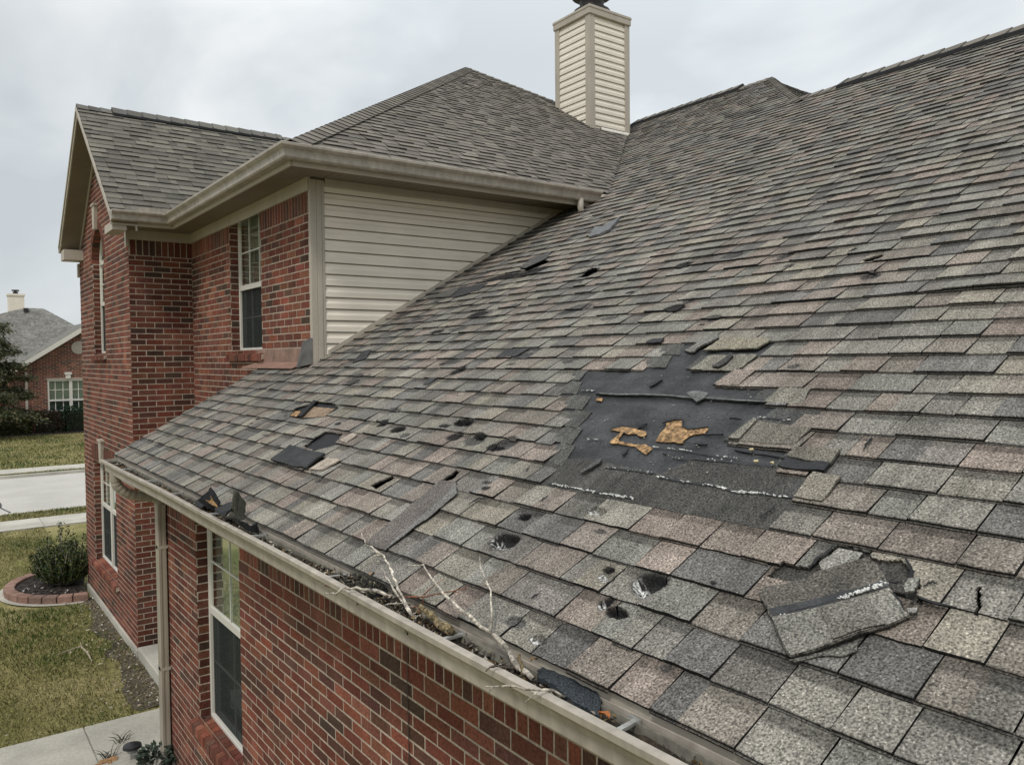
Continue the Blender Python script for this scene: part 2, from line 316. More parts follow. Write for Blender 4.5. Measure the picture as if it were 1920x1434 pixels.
# ---------------- windows
def window(fr, a0, a1, z0, z1, rail, rec=.10, cols=2, rows=2, mull=None, screen=True, blinds=True, arc=None, fw=.032):
    root = bpy.data.objects.new('window', None); ROOT.objects.link(root); parent_to(root, house)
    def B(mb, name, m): 
        o = mb.build(name, m); return parent_to(o, root)
    f = MB(); d0, d1 = -rec-.034, -rec+.004
    ztop = z1
    fr.box(f, a0, a0+fw, z0, ztop, d0, d1); fr.box(f, a1-fw, a1, z0, ztop, d0, d1)
    fr.box(f, a0+fw, a1-fw, z0, z0+fw, d0, d1+.004)
    if arc is None: fr.box(f, a0+fw, a1-fw, ztop-fw, ztop, d0, d1)
    else:
        ac, az, ar = arc; n = 18
        for k in range(n):
            t0, t1 = math.pi*k/n, math.pi*(k+1)/n
            q = [(ac+math.cos(t)*r_, az+math.sin(t)*r_) for t, r_ in ((t0, ar-fw), (t1, ar-fw), (t1, ar), (t0, ar))]
            f.hexa([fr.p(*x, d0) for x in q]+[fr.p(*x, d1) for x in q])
        fr.box(f, a0+fw, a1-fw, z1-.03, z1+.03, d0, d1+.003)
    bays = [(a0+fw, a1-fw)] if mull is None else [(a0+fw, mull-.04), (mull+.04, a1-fw)]
    if mull is not None: fr.box(f, mull-.04, mull+.04, z0+fw, ztop-fw, d0, d1+.006)
    bevel(B(f, 'frame', M_WIN), .004)
    for (b0, b1) in bays:
        s = MB(); fr.box(s, b0, b1, rail-.028, rail+.028, d0+.006, d1-.004)
        fr.box(s, b0, b0+.018, rail+.028, z1-fw, d0+.008, d1-.010); fr.box(s, b1-.018, b1, rail+.028, z1-fw, d0+.008, d1-.010)
        mw = .007
        for k in range(1, cols):
            c = b0+(b1-b0)*k/cols; fr.box(s, c-mw, c+mw, rail+.028, z1-fw, -rec-.011, -rec-.007)
            fr.box(s, c-mw, c+mw, z0+fw, rail-.028, -rec-.031, -rec-.028)
        for k in range(1, rows):
            c = rail+(z1-fw-rail)*k/rows; fr.box(s, b0, b1, c-mw, c+mw, -rec-.0105, -rec-.0065)
            c = z0+fw+(rail-z0-fw)*k/rows; fr.box(s, b0, b1, c-mw, c+mw, -rec-.0315, -rec-.0285)
        B(s, 'sash', M_WIN)
        g = MB(); g.add([fr.p(b0, rail, -rec-.014), fr.p(b1, rail, -rec-.014), fr.p(b1, z1-.02, -rec-.014), fr.p(b0, z1-.02, -rec-.014)], [(0, 1, 2, 3)])
        g.add([fr.p(b0, z0+.02, -rec-.034), fr.p(b1, z0+.02, -rec-.034), fr.p(b1, rail, -rec-.034), fr.p(b0, rail, -rec-.034)], [(0, 1, 2, 3)])
        if arc:
            n = 18; g.add([fr.p(arc[0]+math.cos(math.pi*k/n)*(arc[2]-.01), arc[1]+math.sin(math.pi*k/n)*(arc[2]-.01), -rec-.014) for k in range(n+1)], [tuple(range(n+1))])
        B(g, 'pane', M_GLASS)
        if screen:
            q = MB(); q.add([fr.p(b0, z0+fw, -rec-.022), fr.p(b1, z0+fw, -rec-.022), fr.p(b1, rail-.028, -rec-.022), fr.p(b0, rail-.028, -rec-.022)], [(0, 1, 2, 3)])
            # fine mesh: see-through cloth
            B(q, 'insect_screen', M_SCR)
        if blinds:
            q = MB(); z = z0+.04
            while z < z1-.03:
                q.add([fr.p(b0, z, -rec-.050), fr.p(b1, z, -rec-.050), fr.p(b1, z+.045, -rec-.066), fr.p(b0, z+.045, -rec-.066)], [(0, 1, 2, 3)]); z += .042
            B(q, 'blind', M_BLIND)
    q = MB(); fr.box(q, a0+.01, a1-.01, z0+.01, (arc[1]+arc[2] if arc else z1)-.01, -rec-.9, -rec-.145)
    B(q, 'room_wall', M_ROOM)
def screen_mat():
    m = bpy.data.materials.new('screen_cloth'); m.use_nodes = True; t = m.node_tree; n = t.nodes; n.clear()
    o = n.new('ShaderNodeOutputMaterial'); g = n.new('ShaderNodeBsdfDiffuse'); g.inputs[0].default_value = (.03, .034, .036, 1)
    tr = n.new('ShaderNodeBsdfTransparent'); x = n.new('ShaderNodeMixShader'); x.inputs[0].default_value = .72
    t.links.new(tr.outputs[0], x.inputs[1]); t.links.new(g.outputs[0], x.inputs[2]); t.links.new(x.outputs[0], o.inputs[0]); return m
M_SCR = screen_mat()
window(FRn, 5.79, 6.94, .78, 2.57, 1.70, rec=.095, cols=2, rows=2)
window(FRw, 8.29, 9.338, 3.91, 5.45, 4.63, rec=.10, cols=3, rows=2, blinds=True)
window(FRl, 12.25, 14.05, .70, 2.30, 1.56, rec=.10, cols=2, rows=2, mull=13.2)
window(FRl, ARC[0]-ARC[2], ARC[0]+ARC[2], 3.93, ARC[1], 4.68, rec=.10, cols=2, rows=2, arc=ARC)
# ---------------- siding wall and corner board
def siding(mb, fr, a0f, a1f, z0, z1, ex=.105, clip=None):
    z = z0
    prof = [(0, .016), (.0, .020), (.44, .020), (.52, .013), (.62, .0085), (.895, .007), (.905, -.014), (1.0, -.014)]
    while z < z1-.005:
        e = min(ex, z1-z)
        a0, a1 = a0f, a1f
        pts = []
        if clip: a1b, a1t = clip(z), clip(z+e)
        else: a1b = a1t = a1
        if min(a1b, a1t) > a0:
            for (q, d) in [(0, .002)]+prof[1:]:
                zz = z+q*e; aa = a1b+(a1t-a1b)*q; pts += [fr.p(a0, zz, d), fr.p(aa, zz, d)]
            n = len(pts)//2
            mb.add(pts, [(2*i, 2*i+1, 2*i+3, 2*i+2) for i in range(n-1)])
        z += e
t_m = .5648; KM = math.sqrt(1+t_m*t_m); X0, Z0 = 1.40, 2.9384
FRs = Fr((0, YS, 0), (1, 0, 0), (0, -1, 0))
mb = MB()
mb2 = MB()
# clip: siding runs to the right until the main roof rises above it
siding(mb, FRs, 2.975, 6.2, 3.74, 5.44, ex=.1065, clip=lambda z: min(6.2, X0+(z-Z0)/t_m+.02))
HP(mb, 'siding', M_SID)
mb = MB(); mb.add([FRs.p(2.99, 3.7, -.016), FRs.p(6.3, 5.6, -.016), FRs.p(6.3, 5.6, -.016), FRs.p(2.99, 5.6, -.016)], [(0, 1, 3)]); mb.v = [tuple(FRs.p(a, b, -.016)) for a, b in ((2.99, 3.72), (6.2, 5.5), (6.2, 5.6), (2.99, 5.6))]; mb.f = [(0, 1, 2, 3)]; mb.c = [(.02,)*3]*4; HP(mb, 'dark_wall_backing', M_TAR)  # dark backing added behind the siding to stop light leaks and deepen groove shade
mb = MB(); FRs.box(mb, XW+.0505, 2.955, 3.6, 5.44, 0, .03); FRs.box(mb, 2.955, 2.985, 3.6, 5.44, 0, .024); FRw.box(mb, YS-.03, YS+.015, 3.6, 5.44, -.05, .012)
bevel(HP(mb, 'corner_board', M_TRIM), .004)
mb = MB()   # sloped trim where siding meets roof
def slp(x, off): return Z0+(x-X0)*t_m+off
mb.hexa([(3.0, YS, slp(3.0, -.05)), (6.1, YS, slp(6.1, -.05)), (6.1, YS-.028, slp(6.1, -.05)), (3.0, YS-.028, slp(3.0, -.05)), (3.0, YS, slp(3.0, .045)), (6.1, YS, slp(6.1, .045)), (6.1, YS-.028, slp(6.1, .045)), (3.0, YS-.028, slp(3.0, .045))])
HP(mb, 'rake_trim', M_TRIM)
# ---------------- roof planes
class Roof:
    def __init__(s, O, U, V, t, ):
        s.O = np.array(O, float); s.U = np.array(U, float); k = math.sqrt(1+t*t); s.V = (np.array(V, float)+np.array([0, 0, t]))/k
        s.N = np.cross(s.U, s.V)
        if s.N[2] < 0: s.N = -s.N
        s.d = s.N@s.O
    def p(s, u, v, h=0): return s.O+s.U*u+s.V*v+s.N*h
    def uv(s, px, py):
        q = at(px, py, s.N, s.d)-s.O; return (float(q@s.U), float(q@s.V))
RMAIN = Roof((X0, 0, Z0), (0, 1, 0), (1, 0, 0), t_m)
C0 = (2.51, 6.50, 5.61); t_w = .62
RWY = Roof((C0[0], C0[1], C0[2]), (1, 0, 0), (0, 1, 0), t_w)
RWX = Roof((C0[0], C0[1], C0[2]), (0, 1, 0), (1, 0, 0), t_w)
RGN = Roof((1.80, 10.42, 5.61), (1, 0, 0), (0, 1, 0), TG)
RGF = Roof((1.80, 14.85, 5.723), (1, 0, 0), (0, -1, 0), TG)
KW = math.sqrt(1+t_w**2); KG = math.sqrt(1+TG**2)
APX = 5.16           # pyramid half width
PAL_M = [(.192, .186, .170), (.165, .160, .148), (.208, .200, .178), (.205, .180, .160), (.188, .168, .152), (.142, .139, .134), (.174, .173, .160), (.222, .208, .178), (.180, .165, .148), (.196, .193, .178), (.152, .145, .137), (.205, .176, .158), (.122, .120, .118), (.2, .192, .168)]
PAL_W = [(.182, .172, .155), (.162, .152, .138), (.200, .188, .166), (.140, .132, .122), (.172, .162, .145)]
PAL_G = [(.145, .138, .122), (.128, .122, .110), (.162, .156, .140), (.148, .142, .128), (.176, .169, .148), (.116, .111, .102)]
DENTS = []   # (u, v, ru, rv, depth, kind)
CUTS = []    # polygons in uv
def inpoly(u, v, poly):
    c = False; n = len(poly); j = n-1
    for i in range(n):
        if (poly[i][1] > v) != (poly[j][1] > v) and u < (poly[j][0]-poly[i][0])*(v-poly[i][1])/(poly[j][1]-poly[i][1])+poly[i][0]: c = not c
        j = i
    return c
def wob(u, v, s_=1.0, seed=0): return mnoise.noise(Vector((u*s_, v*s_, seed*3.7)))
def shingles(R, bounds, ivf, pal, hT=.012, hG=.006, tw=(.12, .27), gw=(.10, .2), damage=False, dark=.52, skip=None, jitter=1.0, step=.05, lift=None):
    mb = MB()
    for ci in range(len(bounds)-1):
        v0, v1 = bounds[ci], bounds[ci+1]
        for (ua, ub) in ivf(ci, v0, v1):
            u = ua+0.0; tooth = random.random() < .5; first = True
            while u < ub-.005:
                wdt = random.uniform(*(tw if tooth else gw))
                if first: wdt *= random.uniform(.4, 1); first = False
                e = min(u+wdt, ub)
                if ub-e < .04: e = ub
                parts = [(u, e)]
                if e-u > .16 and random.random() < .4:
                    m_ = u+(e-u)*random.uniform(.35, .65); parts = [(u, m_), (m_, e)]
                hb = (hT if tooth else hG)
                tilt = random.uniform(-.002, .002)*jitter
                base = random.choice(pal)
                for pi, (p, q) in enumerate(parts):
                    c = random.choice(pal) if random.random() < .65 else base
                    j = random.uniform(.90, 1.12); c = (c[0]*j*1.045, c[1]*j*1.01, c[2]*j*.96)
                    if not tooth: c = tuple(x*.93 for x in c)
                    H = lambda uu, ff: (hb+tilt+.0035*jitter*wob(uu, v0, 5)+(lift(uu, v0) if lift else 0))*(1-ff)**1.0
                    fine = False
                    if damage:
                        for (du, dv, ru, rv, dep, kd) in DENTS:
                            if p-ru*1.5 < du < q+ru*1.5 and v0-rv*1.5 < dv < v1+rv*1.5: fine = True; break
                        if not fine:
                            for P_ in CUTS:
                                xs = [a[0] for a in P_]; ys = [a[1] for a in P_]
                                if min(xs) < q and max(xs) > p and min(ys) < v1 and max(ys) > v0: fine = True; break
                    if fine: fine_tab(mb, R, p, q, v0, v1, H, c, tooth, dark, left=(pi == 0), right=(pi == len(parts)-1))
                    else:
                        n = max(1, int((q-p)/step)); us = [p+(q-p)*k/n for k in range(n+1)]
                        vb = v0-.001; V_ = []; C_ = []
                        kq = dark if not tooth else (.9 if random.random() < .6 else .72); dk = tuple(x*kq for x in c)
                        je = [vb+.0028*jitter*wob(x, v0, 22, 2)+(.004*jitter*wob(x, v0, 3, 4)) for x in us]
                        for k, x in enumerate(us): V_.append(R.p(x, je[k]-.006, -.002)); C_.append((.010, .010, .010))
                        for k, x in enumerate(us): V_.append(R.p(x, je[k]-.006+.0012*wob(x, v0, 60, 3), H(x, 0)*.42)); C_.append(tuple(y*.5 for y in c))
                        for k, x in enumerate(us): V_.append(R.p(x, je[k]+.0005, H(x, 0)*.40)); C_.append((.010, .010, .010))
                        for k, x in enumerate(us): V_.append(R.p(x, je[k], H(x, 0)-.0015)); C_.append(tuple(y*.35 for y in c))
                        for k, x in enumerate(us): V_.append(R.p(x, je[k]+.004, H(x, 0))); C_.append(c)
                        fm = .66; vm = v0+(v1-v0)*fm
                        for k, x in enumerate(us): V_.append(R.p(x, vm, H(x, fm))); C_.append(c)
                        vm2 = v0+(v1-v0)*.72
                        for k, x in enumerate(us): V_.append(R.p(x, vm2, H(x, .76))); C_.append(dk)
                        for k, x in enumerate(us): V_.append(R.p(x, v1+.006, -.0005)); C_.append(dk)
                        F_ = []
                        for r_ in range(7):
                            for k in range(n): F_.append((r_*(n+1)+k, r_*(n+1)+k+1, (r_+1)*(n+1)+k+1, (r_+1)*(n+1)+k))
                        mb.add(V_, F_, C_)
                        if tooth:
                            for (x, ok, je_) in ((us[0], pi == 0, je[0]), (us[-1], pi == len(parts)-1, je[-1])):
                                if ok: mb.add([R.p(x, je_, -.002), R.p(x, v1+.004, -.002), R.p(x, v1+.004, 0), R.p(x, je_, H(x, 0))], [(0, 1, 2, 3)], (.018, .017, .016))
                u = e+((.005 if tooth else .0032) if R is RMAIN else (.004 if tooth else .001)); tooth = (not tooth) if random.random() < .86 else tooth
    return mb
def fine_tab(mb, R, p, q, v0, v1, H, c, tooth, dark, left, right):
    g = .0045 if p < 3.2 else .007
    nu = max(2, int((q-p)/g)); nv = max(2, int((v1-v0)/g)); idx = {}; V_ = []; C_ = []; dele = np.zeros((nv+1, nu+1), bool)
    dk = tuple(x*dark for x in c) if not tooth else tuple(x*.9 for x in c)
    for j in range(nv+1):
        f = j/nv; v = v0+(v1-v0+.006*(j == nv))*f
        for i in range(nu+1):
            u = p+(q-p)*i/nu; h = H(u, f) if j < nv else -.0005
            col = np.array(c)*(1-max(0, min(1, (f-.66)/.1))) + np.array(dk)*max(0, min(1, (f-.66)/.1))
            vv = v+(.003*wob(u, v0, 22, 2) if j == 0 else 0)
            for (du, dv, ru, rv, dep, kd) in DENTS:
                x = (u-du)/ru; y = (v-dv)/rv; d = math.sqrt(x*x+y*y)
                if d > 1.6: continue
                d += .30*wob(u, v, 1.2/min(ru, rv), kd) + .10*wob(u, v, 4/min(ru, rv), kd+1)
                if d < 1.0:
                    s_ = min(1, (1-d)/.38); s_ = s_*s_*(3-2*s_); h -= dep*s_
                if d < 1.25:
                    s_ = min(1, max(0, (1.22-d)/.34)); a = s_*(.93 if kd != 3 else .45); tar = np.array((.013, .013, .014))
                    if kd == 5: a = s_*.72; tar = np.array((.04, .04, .042))
                    col = col*(1-a)+tar*a
                    if kd in (2, 3):   # pale fibre showing in the low half of the bruise
                        nn = wob(u, v, 75, 9)+.6*wob(u, v, 160, 5)
                        w_ = max(0, min(1, (-y*.7+.35*x+.02)*3))*max(0, min(1, (1.02-d)*8))
                        if nn > -.06 and w_ > .2: col = np.array((.55, .55, .53))*w_+col*(1-w_)
            for P_ in CUTS:
                if inpoly(u+.006*wob(u, v, 60, 3)+.008*wob(u, v, 18, 7), v+.006*wob(u, v, 60, 4)+.008*wob(u, v, 18, 8), P_): dele[j, i] = True
            V_.append(R.p(u, vv, h)); C_.append(tuple(col))
    F_ = []
    W_ = nu+1
    for j in range(nv):
        for i in range(nu):
            if dele[j, i] or dele[j+1, i] or dele[j, i+1] or dele[j+1, i+1]:
                continue
            F_.append((j*W_+i, j*W_+i+1, (j+1)*W_+i+1, (j+1)*W_+i))
            # torn rim
            for (dj, di, e0, e1) in ((1, 0, (j+1, i), (j+1, i+1)), (-1, 0, (j, i), (j, i+1)), (0, 1, (j, i+1), (j+1, i+1)), (0, -1, (j, i), (j+1, i))):
                jj, ii = j+dj, i+di
                if 0 <= jj < nv and 0 <= ii < nu and (dele[jj, ii] or dele[jj+1, ii] or dele[jj, ii+1] or dele[jj+1, ii+1]):
                    a, b_ = e0[0]*W_+e0[1], e1[0]*W_+e1[1]
                    k = len(V_); V_.append(V_[a]-R.N*.011); V_.append(V_[b_]-R.N*.011); C_ += [(.02, .02, .02)]*2; F_.append((a, b_, k+1, k))
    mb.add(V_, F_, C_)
    n = nu; fr_ = []; cc = []
    for i in range(nu+1): fr_.append(V_[i]-R.N*(H(p+(q-p)*i/nu, 0)+.002)); cc.append((.012,)*3)
    for i in range(nu+1): fr_.append(V_[i]); cc.append((.03,)*3)
    mb.add(fr_, [(i, i+1, W_+i+1, W_+i) for i in range(nu) if not (dele[0, i] or dele[0, i+1])], cc)
    if tooth:
        for (i, ok) in ((0, left), (nu, right)):
            if ok and not dele[:, i].any():
                col_ = [V_[j*W_+i] for j in range(nv+1)]; mb.add(col_+[x-R.N*.013 for x in col_], [(j, j+1, nv+2+j, nv+1+j) for j in range(nv)], (.018,)*3)
# main roof bounds (exposure .14 near the eave then .13)
BND = [0, .14, .28, .42, .56, .70]+[.70+.13*k for k in range(1, 80)]
def xm(v): return X0+v/KM
XR1, XR2, HY1, HY2 = 8.06, 10.12, 5.42, 7.25
# bare area: per course (far end of what is missing, near end)   far side = larger u
GAP = {13: (2.73, 2.14), 12: (2.73, 2.43), 11: (3.16, 2.20), 10: (3.10, 1.87), 9: (2.95, 1.68), 8: (2.81, 1.87), 7: (2.74, 1.58), 6: (2.65, 1.445), 5: (2.535, 1.445)}
def iv_main(ci, v0, v1):
    x = xm((v0+v1)/2)
    lo = -3.0
    if x > XR1-.06: lo = HY1+(x-XR1)*(HY2-HY1)/(XR2-XR1)
    if x < XW: hi = 8.17
    elif x < 6.35: hi = YS-.02
    elif x < 9.63: hi = 6.66+(x-6.33)*t_m/t_w
    else: hi = 15.0
    if x > XR2+.02: return []
    iv = [(lo, hi)]
    if ci in GAP: iv = sub_iv(iv, GAP[ci][1], GAP[ci][0])
    return iv
def D(px, py, rpx, rpy, dep, kd, R=RMAIN):
    u, v = R.uv(px, py); ua, _ = R.uv(px-rpx, py); ub, _ = R.uv(px+rpx, py); _, va = R.uv(px, py+rpy); _, vb = R.uv(px, py-rpy)
    DENTS.append((u, v, abs(ua-ub)/2*(1.0 if kd in (1, 2) else .85), abs(vb-va)/2*(1.12 if kd == 2 else 1), dep, kd))
# kinds: 1 deep dark hole, 2 bruise with pale fibre, 3 scuff, 5 soft dark stain
for a in [(948, 1016, 30, 19, .03, 2), (1217, 1098, 33, 26, .035, 2), (1157, 1150, 26, 13, .03, 1), (1136, 1132, 12, 14, .02, 2), (1143, 1070, 12, 7, .02, 1), (1140, 1085, 20, 14, .004, 3), (984, 970, 12, 9, .03, 1),
          (1127, 997, 14, 5, .004, 5), (870, 793, 17, 8, .04, 1), (747, 806, 13, 8, .025, 1), (719, 795, 8, 8, .02, 1), (853, 819, 14, 9, .012, 1), (893, 826, 22, 12, .012, 5), (900, 818, 12, 5, .02, 1), (945, 834, 26, 15, .014, 5), (930, 840, 14, 8, .01, 1),
          (860, 696, 9, 9, .012, 1), (805, 716, 10, 6, .006, 5), (900, 590, 15, 6, .012, 1), (1090, 578, 17, 7, .007, 5), (1268, 579, 17, 7, .010, 1), (1283, 498, 12, 5, .012, 1), (1375, 480, 22, 6, .005, 5), (1472, 481, 14, 6, .010, 5),
          (1632, 519, 20, 7, .012, 5), (820, 623, 10, 4, .012, 1), (1000, 510, 16, 7, .01, 1), (945, 520, 26, 4, .01, 1), (1480, 500, 10, 3, .006, 5), (1340, 598, 14, 4, .006, 5), (1063, 586, 16, 5, .004, 5), (672, 706, 10, 5, .004, 5),
          (1340, 1098, 8, 4, .005, 1), (1490, 690, 12, 5, .006, 5), (740, 770, 14, 4, .008, 5), (985, 668, 16, 6, .006, 5), (700, 560, 5, 3, .004, 5), (1120, 960, 22, 10, .006, 3), (1390, 965, 4, 12, .006, 1), (1010, 1200, 20, 14, .006, 3), (968, 1168, 26, 14, .006, 5), (1250, 1253, 16, 8, .006, 5),
          (520, 840, 9, 6, .006, 5), (1515, 1070, 7, 5, .004, 5), (1150, 1150, 5, 5, .01, 1), (730, 540, 9, 3, .003, 5), (1600, 470, 6, 3, .005, 1)]: D(*a)
for (u_, v_, a_, b_) in ((6.6, 1.9, .12, .05), (6.7, 2.6, .12, .06), (6.5, 3.0, .14, .05), (6.2, 2.45, .10, .04), (6.72, 3.5, .1, .06), (5.6, 1.4, .12, .04), (4.6, 1.7, .1, .04), (5.2, 2.2, .12, .04)): DENTS.append((u_, v_, a_, b_, .003, 5))
for _ in range(46):
    u_, v_ = random.uniform(1.8, 6.8), random.uniform(.25, 3.6)
    if 1.2 < u_ < 3.3 and .65 < v_ < 2.0: continue
    s_ = random.uniform(.012, .035); DENTS.append((u_, v_, s_*random.uniform(1, 2.2), s_*random.uniform(.5, 1), random.uniform(.002, .008), random.choice([5, 5, 5, 1])))
def PXP(lst, s_, ox, oy, R=RMAIN): return [R.uv(ox+x*s_, oy+y*s_) for x, y in lst]
CUTS.append(PXP([(560, 312), (715, 345), (770, 290), (875, 203), (1035, 240), (1050, 285), (1150, 295), (1235, 288), (1285, 350), (1300, 420), (1345, 460), (1300, 505), (1350, 545), (1200, 470), (900, 470), (480, 380)], .3347, 1280, 954))
CUTS.append(PXP([(215, 1065), (330, 985), (425, 1000), (380, 1060), (270, 1095)], .3347, 500, 480))       # hole above the black slipped piece
CUTS.append(PXP([(590, 1290), (700, 1230), (708, 1250), (625, 1310)], .3347, 500, 480))
CUTS.append(PXP([(985, 1265), (1060, 1200), (1085, 1210), (1040, 1262)], .3347, 500, 480))
CUTS.append(PXP([(1745, 125), (1820, 70), (1875, 75), (1800, 120)], .3347, 500, 480))
CUTS.append(PXP([(1420, 75), (1560, 20), (1580, 35), (1460, 85)], .3347, 500, 480))
CUTS.append(PXP([(740, 1215), (835, 1180), (865, 1180), (830, 1210), (760, 1225)], .3209, 1380, 100))
CUTS.append(PXP([(130, 900), (165, 855), (275, 820), (380, 830), (400, 860), (330, 900), (200, 915)], .3347, 500, 480))
CUTS.append(PXP([(1640, 580), (1665, 440), (1672, 480), (1650, 590)], .3347, 1280, 954))
def lift_m(u, v):
    z = 0
    if abs(v-2.26) < .04 and .8 < u < 1.85: z += .016*math.sin((u-.8)/1.05*math.pi)
    z += .004*max(0, wob(u, v, 2.2, 6))
    return z
sh = shingles(RMAIN, [x for x in BND if x < (XR2-X0)*KM]+[(XR2-X0)*KM], iv_main, PAL_M, damage=True, lift=lift_m, hT=.0115, hG=.006)
roofo = HP(sh, 'main_roof', M_SH, label='weathered multi toned shingle roof slope with hail holes and a bare patch')
# roof deck under the shingles
deck = MB()
def deckpoly(R, pts, h=-.05): deck.add([R.p(u, v, h) for u, v in pts], [tuple(range(len(pts)))], (.02, .02, .02))
vr1, vr2 = (XR1-X0)*KM, (XR2-X0)*KM
deckpoly(RMAIN, [(-3, .03), (8.15, .03), (8.15, (XW-X0)*KM+.05), (6.95, (XW-X0)*KM+.05), (6.95, (6.33-X0)*KM), (9.65, (9.63-X0)*KM), (15, (9.63-X0)*KM), (15, vr2), (HY2, vr2), (HY1, vr1), (-3, vr1)])
HP(deck, 'roof_deck', M_TAR)
def patch(name, R, uvs, h, th, m, parent=None, label=None, hf=None, jag=.003, col=(.15, .145, .13), seg=.018, top=False, smooth=False):
    pts = []
    n = len(uvs)
    for i in range(n):
        a, b = uvs[i], uvs[(i+1) % n]; L_ = math.hypot(b[0]-a[0], b[1]-a[1]); k = max(1, int(L_/seg))
        for j in range(k):
            f = j/k; x = a[0]+(b[0]-a[0])*f; y = a[1]+(b[1]-a[1])*f
            if j: x += random.uniform(-jag, jag); y += random.uniform(-jag, jag)
            pts.append((x, y))
    us = [p_[0] for p_ in pts]; vs = [p_[1] for p_ in pts]
    hh = [h+(hf(*p_) if hf else 0) for p_ in pts]
    bm = bmesh.new(); tv = [bm.verts.new(R.p(x, y, z)) for (x, y), z in zip(pts, hh)]
    fc = bm.faces.new(tv); bmesh.ops.triangulate(bm, faces=[fc])
    # refine inside so that curl and colour can vary
    for _ in range(4 if name == 'underlayment' else 2): bmesh.ops.subdivide_edges(bm, edges=[e for e in bm.edges if e.calc_length() > (.022 if name == 'underlayment' else .06) and not e.is_boundary], cuts=1, use_grid_fill=False); bmesh.ops.triangulate(bm, faces=bm.faces[:])
    if hf:
        for v in bm.verts:
            q = np.array(v.co)-R.O; u_, v_ = q@R.U, q@R.V; v.co = Vector(R.p(u_, v_, h+hf(u_, v_)))
    bnd = [e for e in bm.edges if e.is_boundary]
    r = bmesh.ops.extrude_edge_only(bm, edges=bnd); low = [g for g in r['geom'] if isinstance(g, bmesh.types.BMVert)]
    for v in low: v.co -= Vector(R.N*th)
    lowset = set(v.index for v in low); bm.verts.index_update(); lows = {v.index for v in low}
    bmesh.ops.recalc_face_normals(bm, faces=bm.faces[:])
    me = bpy.data.meshes.new(name); bm.to_mesh(me)
    a_ = me.color_attributes.new('col', 'FLOAT_COLOR', 'POINT'); arr = np.ones((len(me.vertices), 4), np.float32)
    for i in range(len(me.vertices)): jj = random.uniform(.93, 1.07); arr[i, :3] = (.015, .015, .015) if i in lows else tuple(x*jj for x in col)
    a_.data.foreach_set('color', arr.ravel()); me.materials.append(m); bm.free()
    o = bpy.data.objects.new(name, me); ROOT.objects.link(o)
    if parent is not None and not top:
        parent_to(o, parent)
    if label: o['label'] = label
    return o
# ---- bare patch: felt, course headlaps, sheathing showing through
felt = patch('underlayment', RMAIN, [(3.35, 1.92), (2.0, 1.95), (1.75, 1.5), (1.35, 1.25), (1.25, .93), (2.5, .80), (2.75, .93), (3.30, 1.25), (3.42, 1.6)], -.003, .004, M_FELT, roofo, 'dark torn roofing felt laid bare where shingles blew off', hf=lambda u, v: .005*wob(u, v*2, 4, 3)+.004*wob(u, v*2.5, 11, 5)+.0035*wob(u*.6, v*2.2, 24, 8))
scat_n = 0
patch('shingle_headlap', RMAIN, [(2.64, .695), (2.66, .86), (2.45, .90), (2.02, .875), (1.95, .98), (1.44, .99), (1.40, .695)], .002, .004, M_SH, roofo, 'dark granule strip of the course below the bare patch', col=(.062, .06, .056), hf=lambda u, v: .0015*wob(u, v, 9, 3))
hl = {13: (.10, .0), 12: (.10, .05), 11: (.07, .03), 10: (.10, .1), 9: (.14, .17), 8: (.13, .03), 7: (.10, .04), 6: (.11, .05)}
for ci, (fa, na) in hl.items():
    g = GAP[ci]
    v0_, v1_ = BND[ci], BND[ci+1]
    if fa: patch('shingle_headlap', RMAIN, [(g[0]+.05, v0_+.03), (g[0]-fa*random.uniform(.7, 1.2), v0_+random.uniform(-.01, .03)), (g[0]-fa*random.uniform(.3, .8), v1_+.01), (g[0]+.05, v1_+.02)], .003, .005, M_SH, roofo, col=(.085, .084, .078))
    if na: patch('shingle_headlap', RMAIN, [(g[1]-.05, v0_+.02), (g[1]+na, v0_+.02), (g[1]+na*.8, v1_+.01), (g[1]-.05, v1_+.02)], .003, .005, M_SH, roofo, col=(.07, .07, .066))
Z7 = lambda l: PXP(l, .3347, 960, 560); Z5 = lambda l: PXP(l, .2604, 1100, 600); Z8 = lambda l: PXP(l, .3347, 1280, 954); Z6 = lambda l: PXP(l, .3347, 600, 954); Z4 = lambda l: PXP(l, .3347, 500, 480)
fh = lambda u, v: .005*wob(u, v*2, 4, 3)+.004*wob(u, v*2.5, 11, 5)+.0025
patch('exposed_sheathing', RMAIN, Z5([(175, 802), (245, 768), (340, 785), (400, 800), (430, 810), (420, 850), (380, 845), (360, 830), (300, 835), (270, 820), (235, 870), (240, 885), (330, 900), (430, 905), (475, 935), (430, 972), (400, 955), (350, 915), (250, 902), (170, 892), (255, 815)]), .0035, .003, M_OSB, roofo, hf=fh, jag=.005, label='tan wood showing through a ragged tear in the felt')
patch('exposed_sheathing', RMAIN, Z5([(500, 880), (520, 850), (550, 800), (575, 760), (570, 735), (640, 722), (695, 728), (690, 775), (740, 795), (880, 785), (850, 820), (740, 845), (700, 880), (700, 900), (600, 890)]), .0035, .003, M_OSB, roofo, hf=fh, jag=.005, label='orange brown wood showing through the largest tear in the felt')
patch('exposed_sheathing', RMAIN, Z7([(470, 575), (480, 560), (510, 562), (505, 580)]), .006, .003, M_OSB, roofo, jag=.001)
patch('felt_lip', RMAIN, Z5([(170, 800), (180, 786), (250, 760), (350, 778), (440, 762), (370, 790), (250, 776)]), .008, .005, M_TAR, roofo, jag=.001)
patch('felt_lip', RMAIN, Z5([(545, 750), (570, 728), (640, 714), (700, 720), (700, 765), (745, 787), (880, 778), (740, 800), (690, 778), (690, 730), (640, 726), (575, 742)]), .008, .005, M_TAR, roofo, jag=.001)
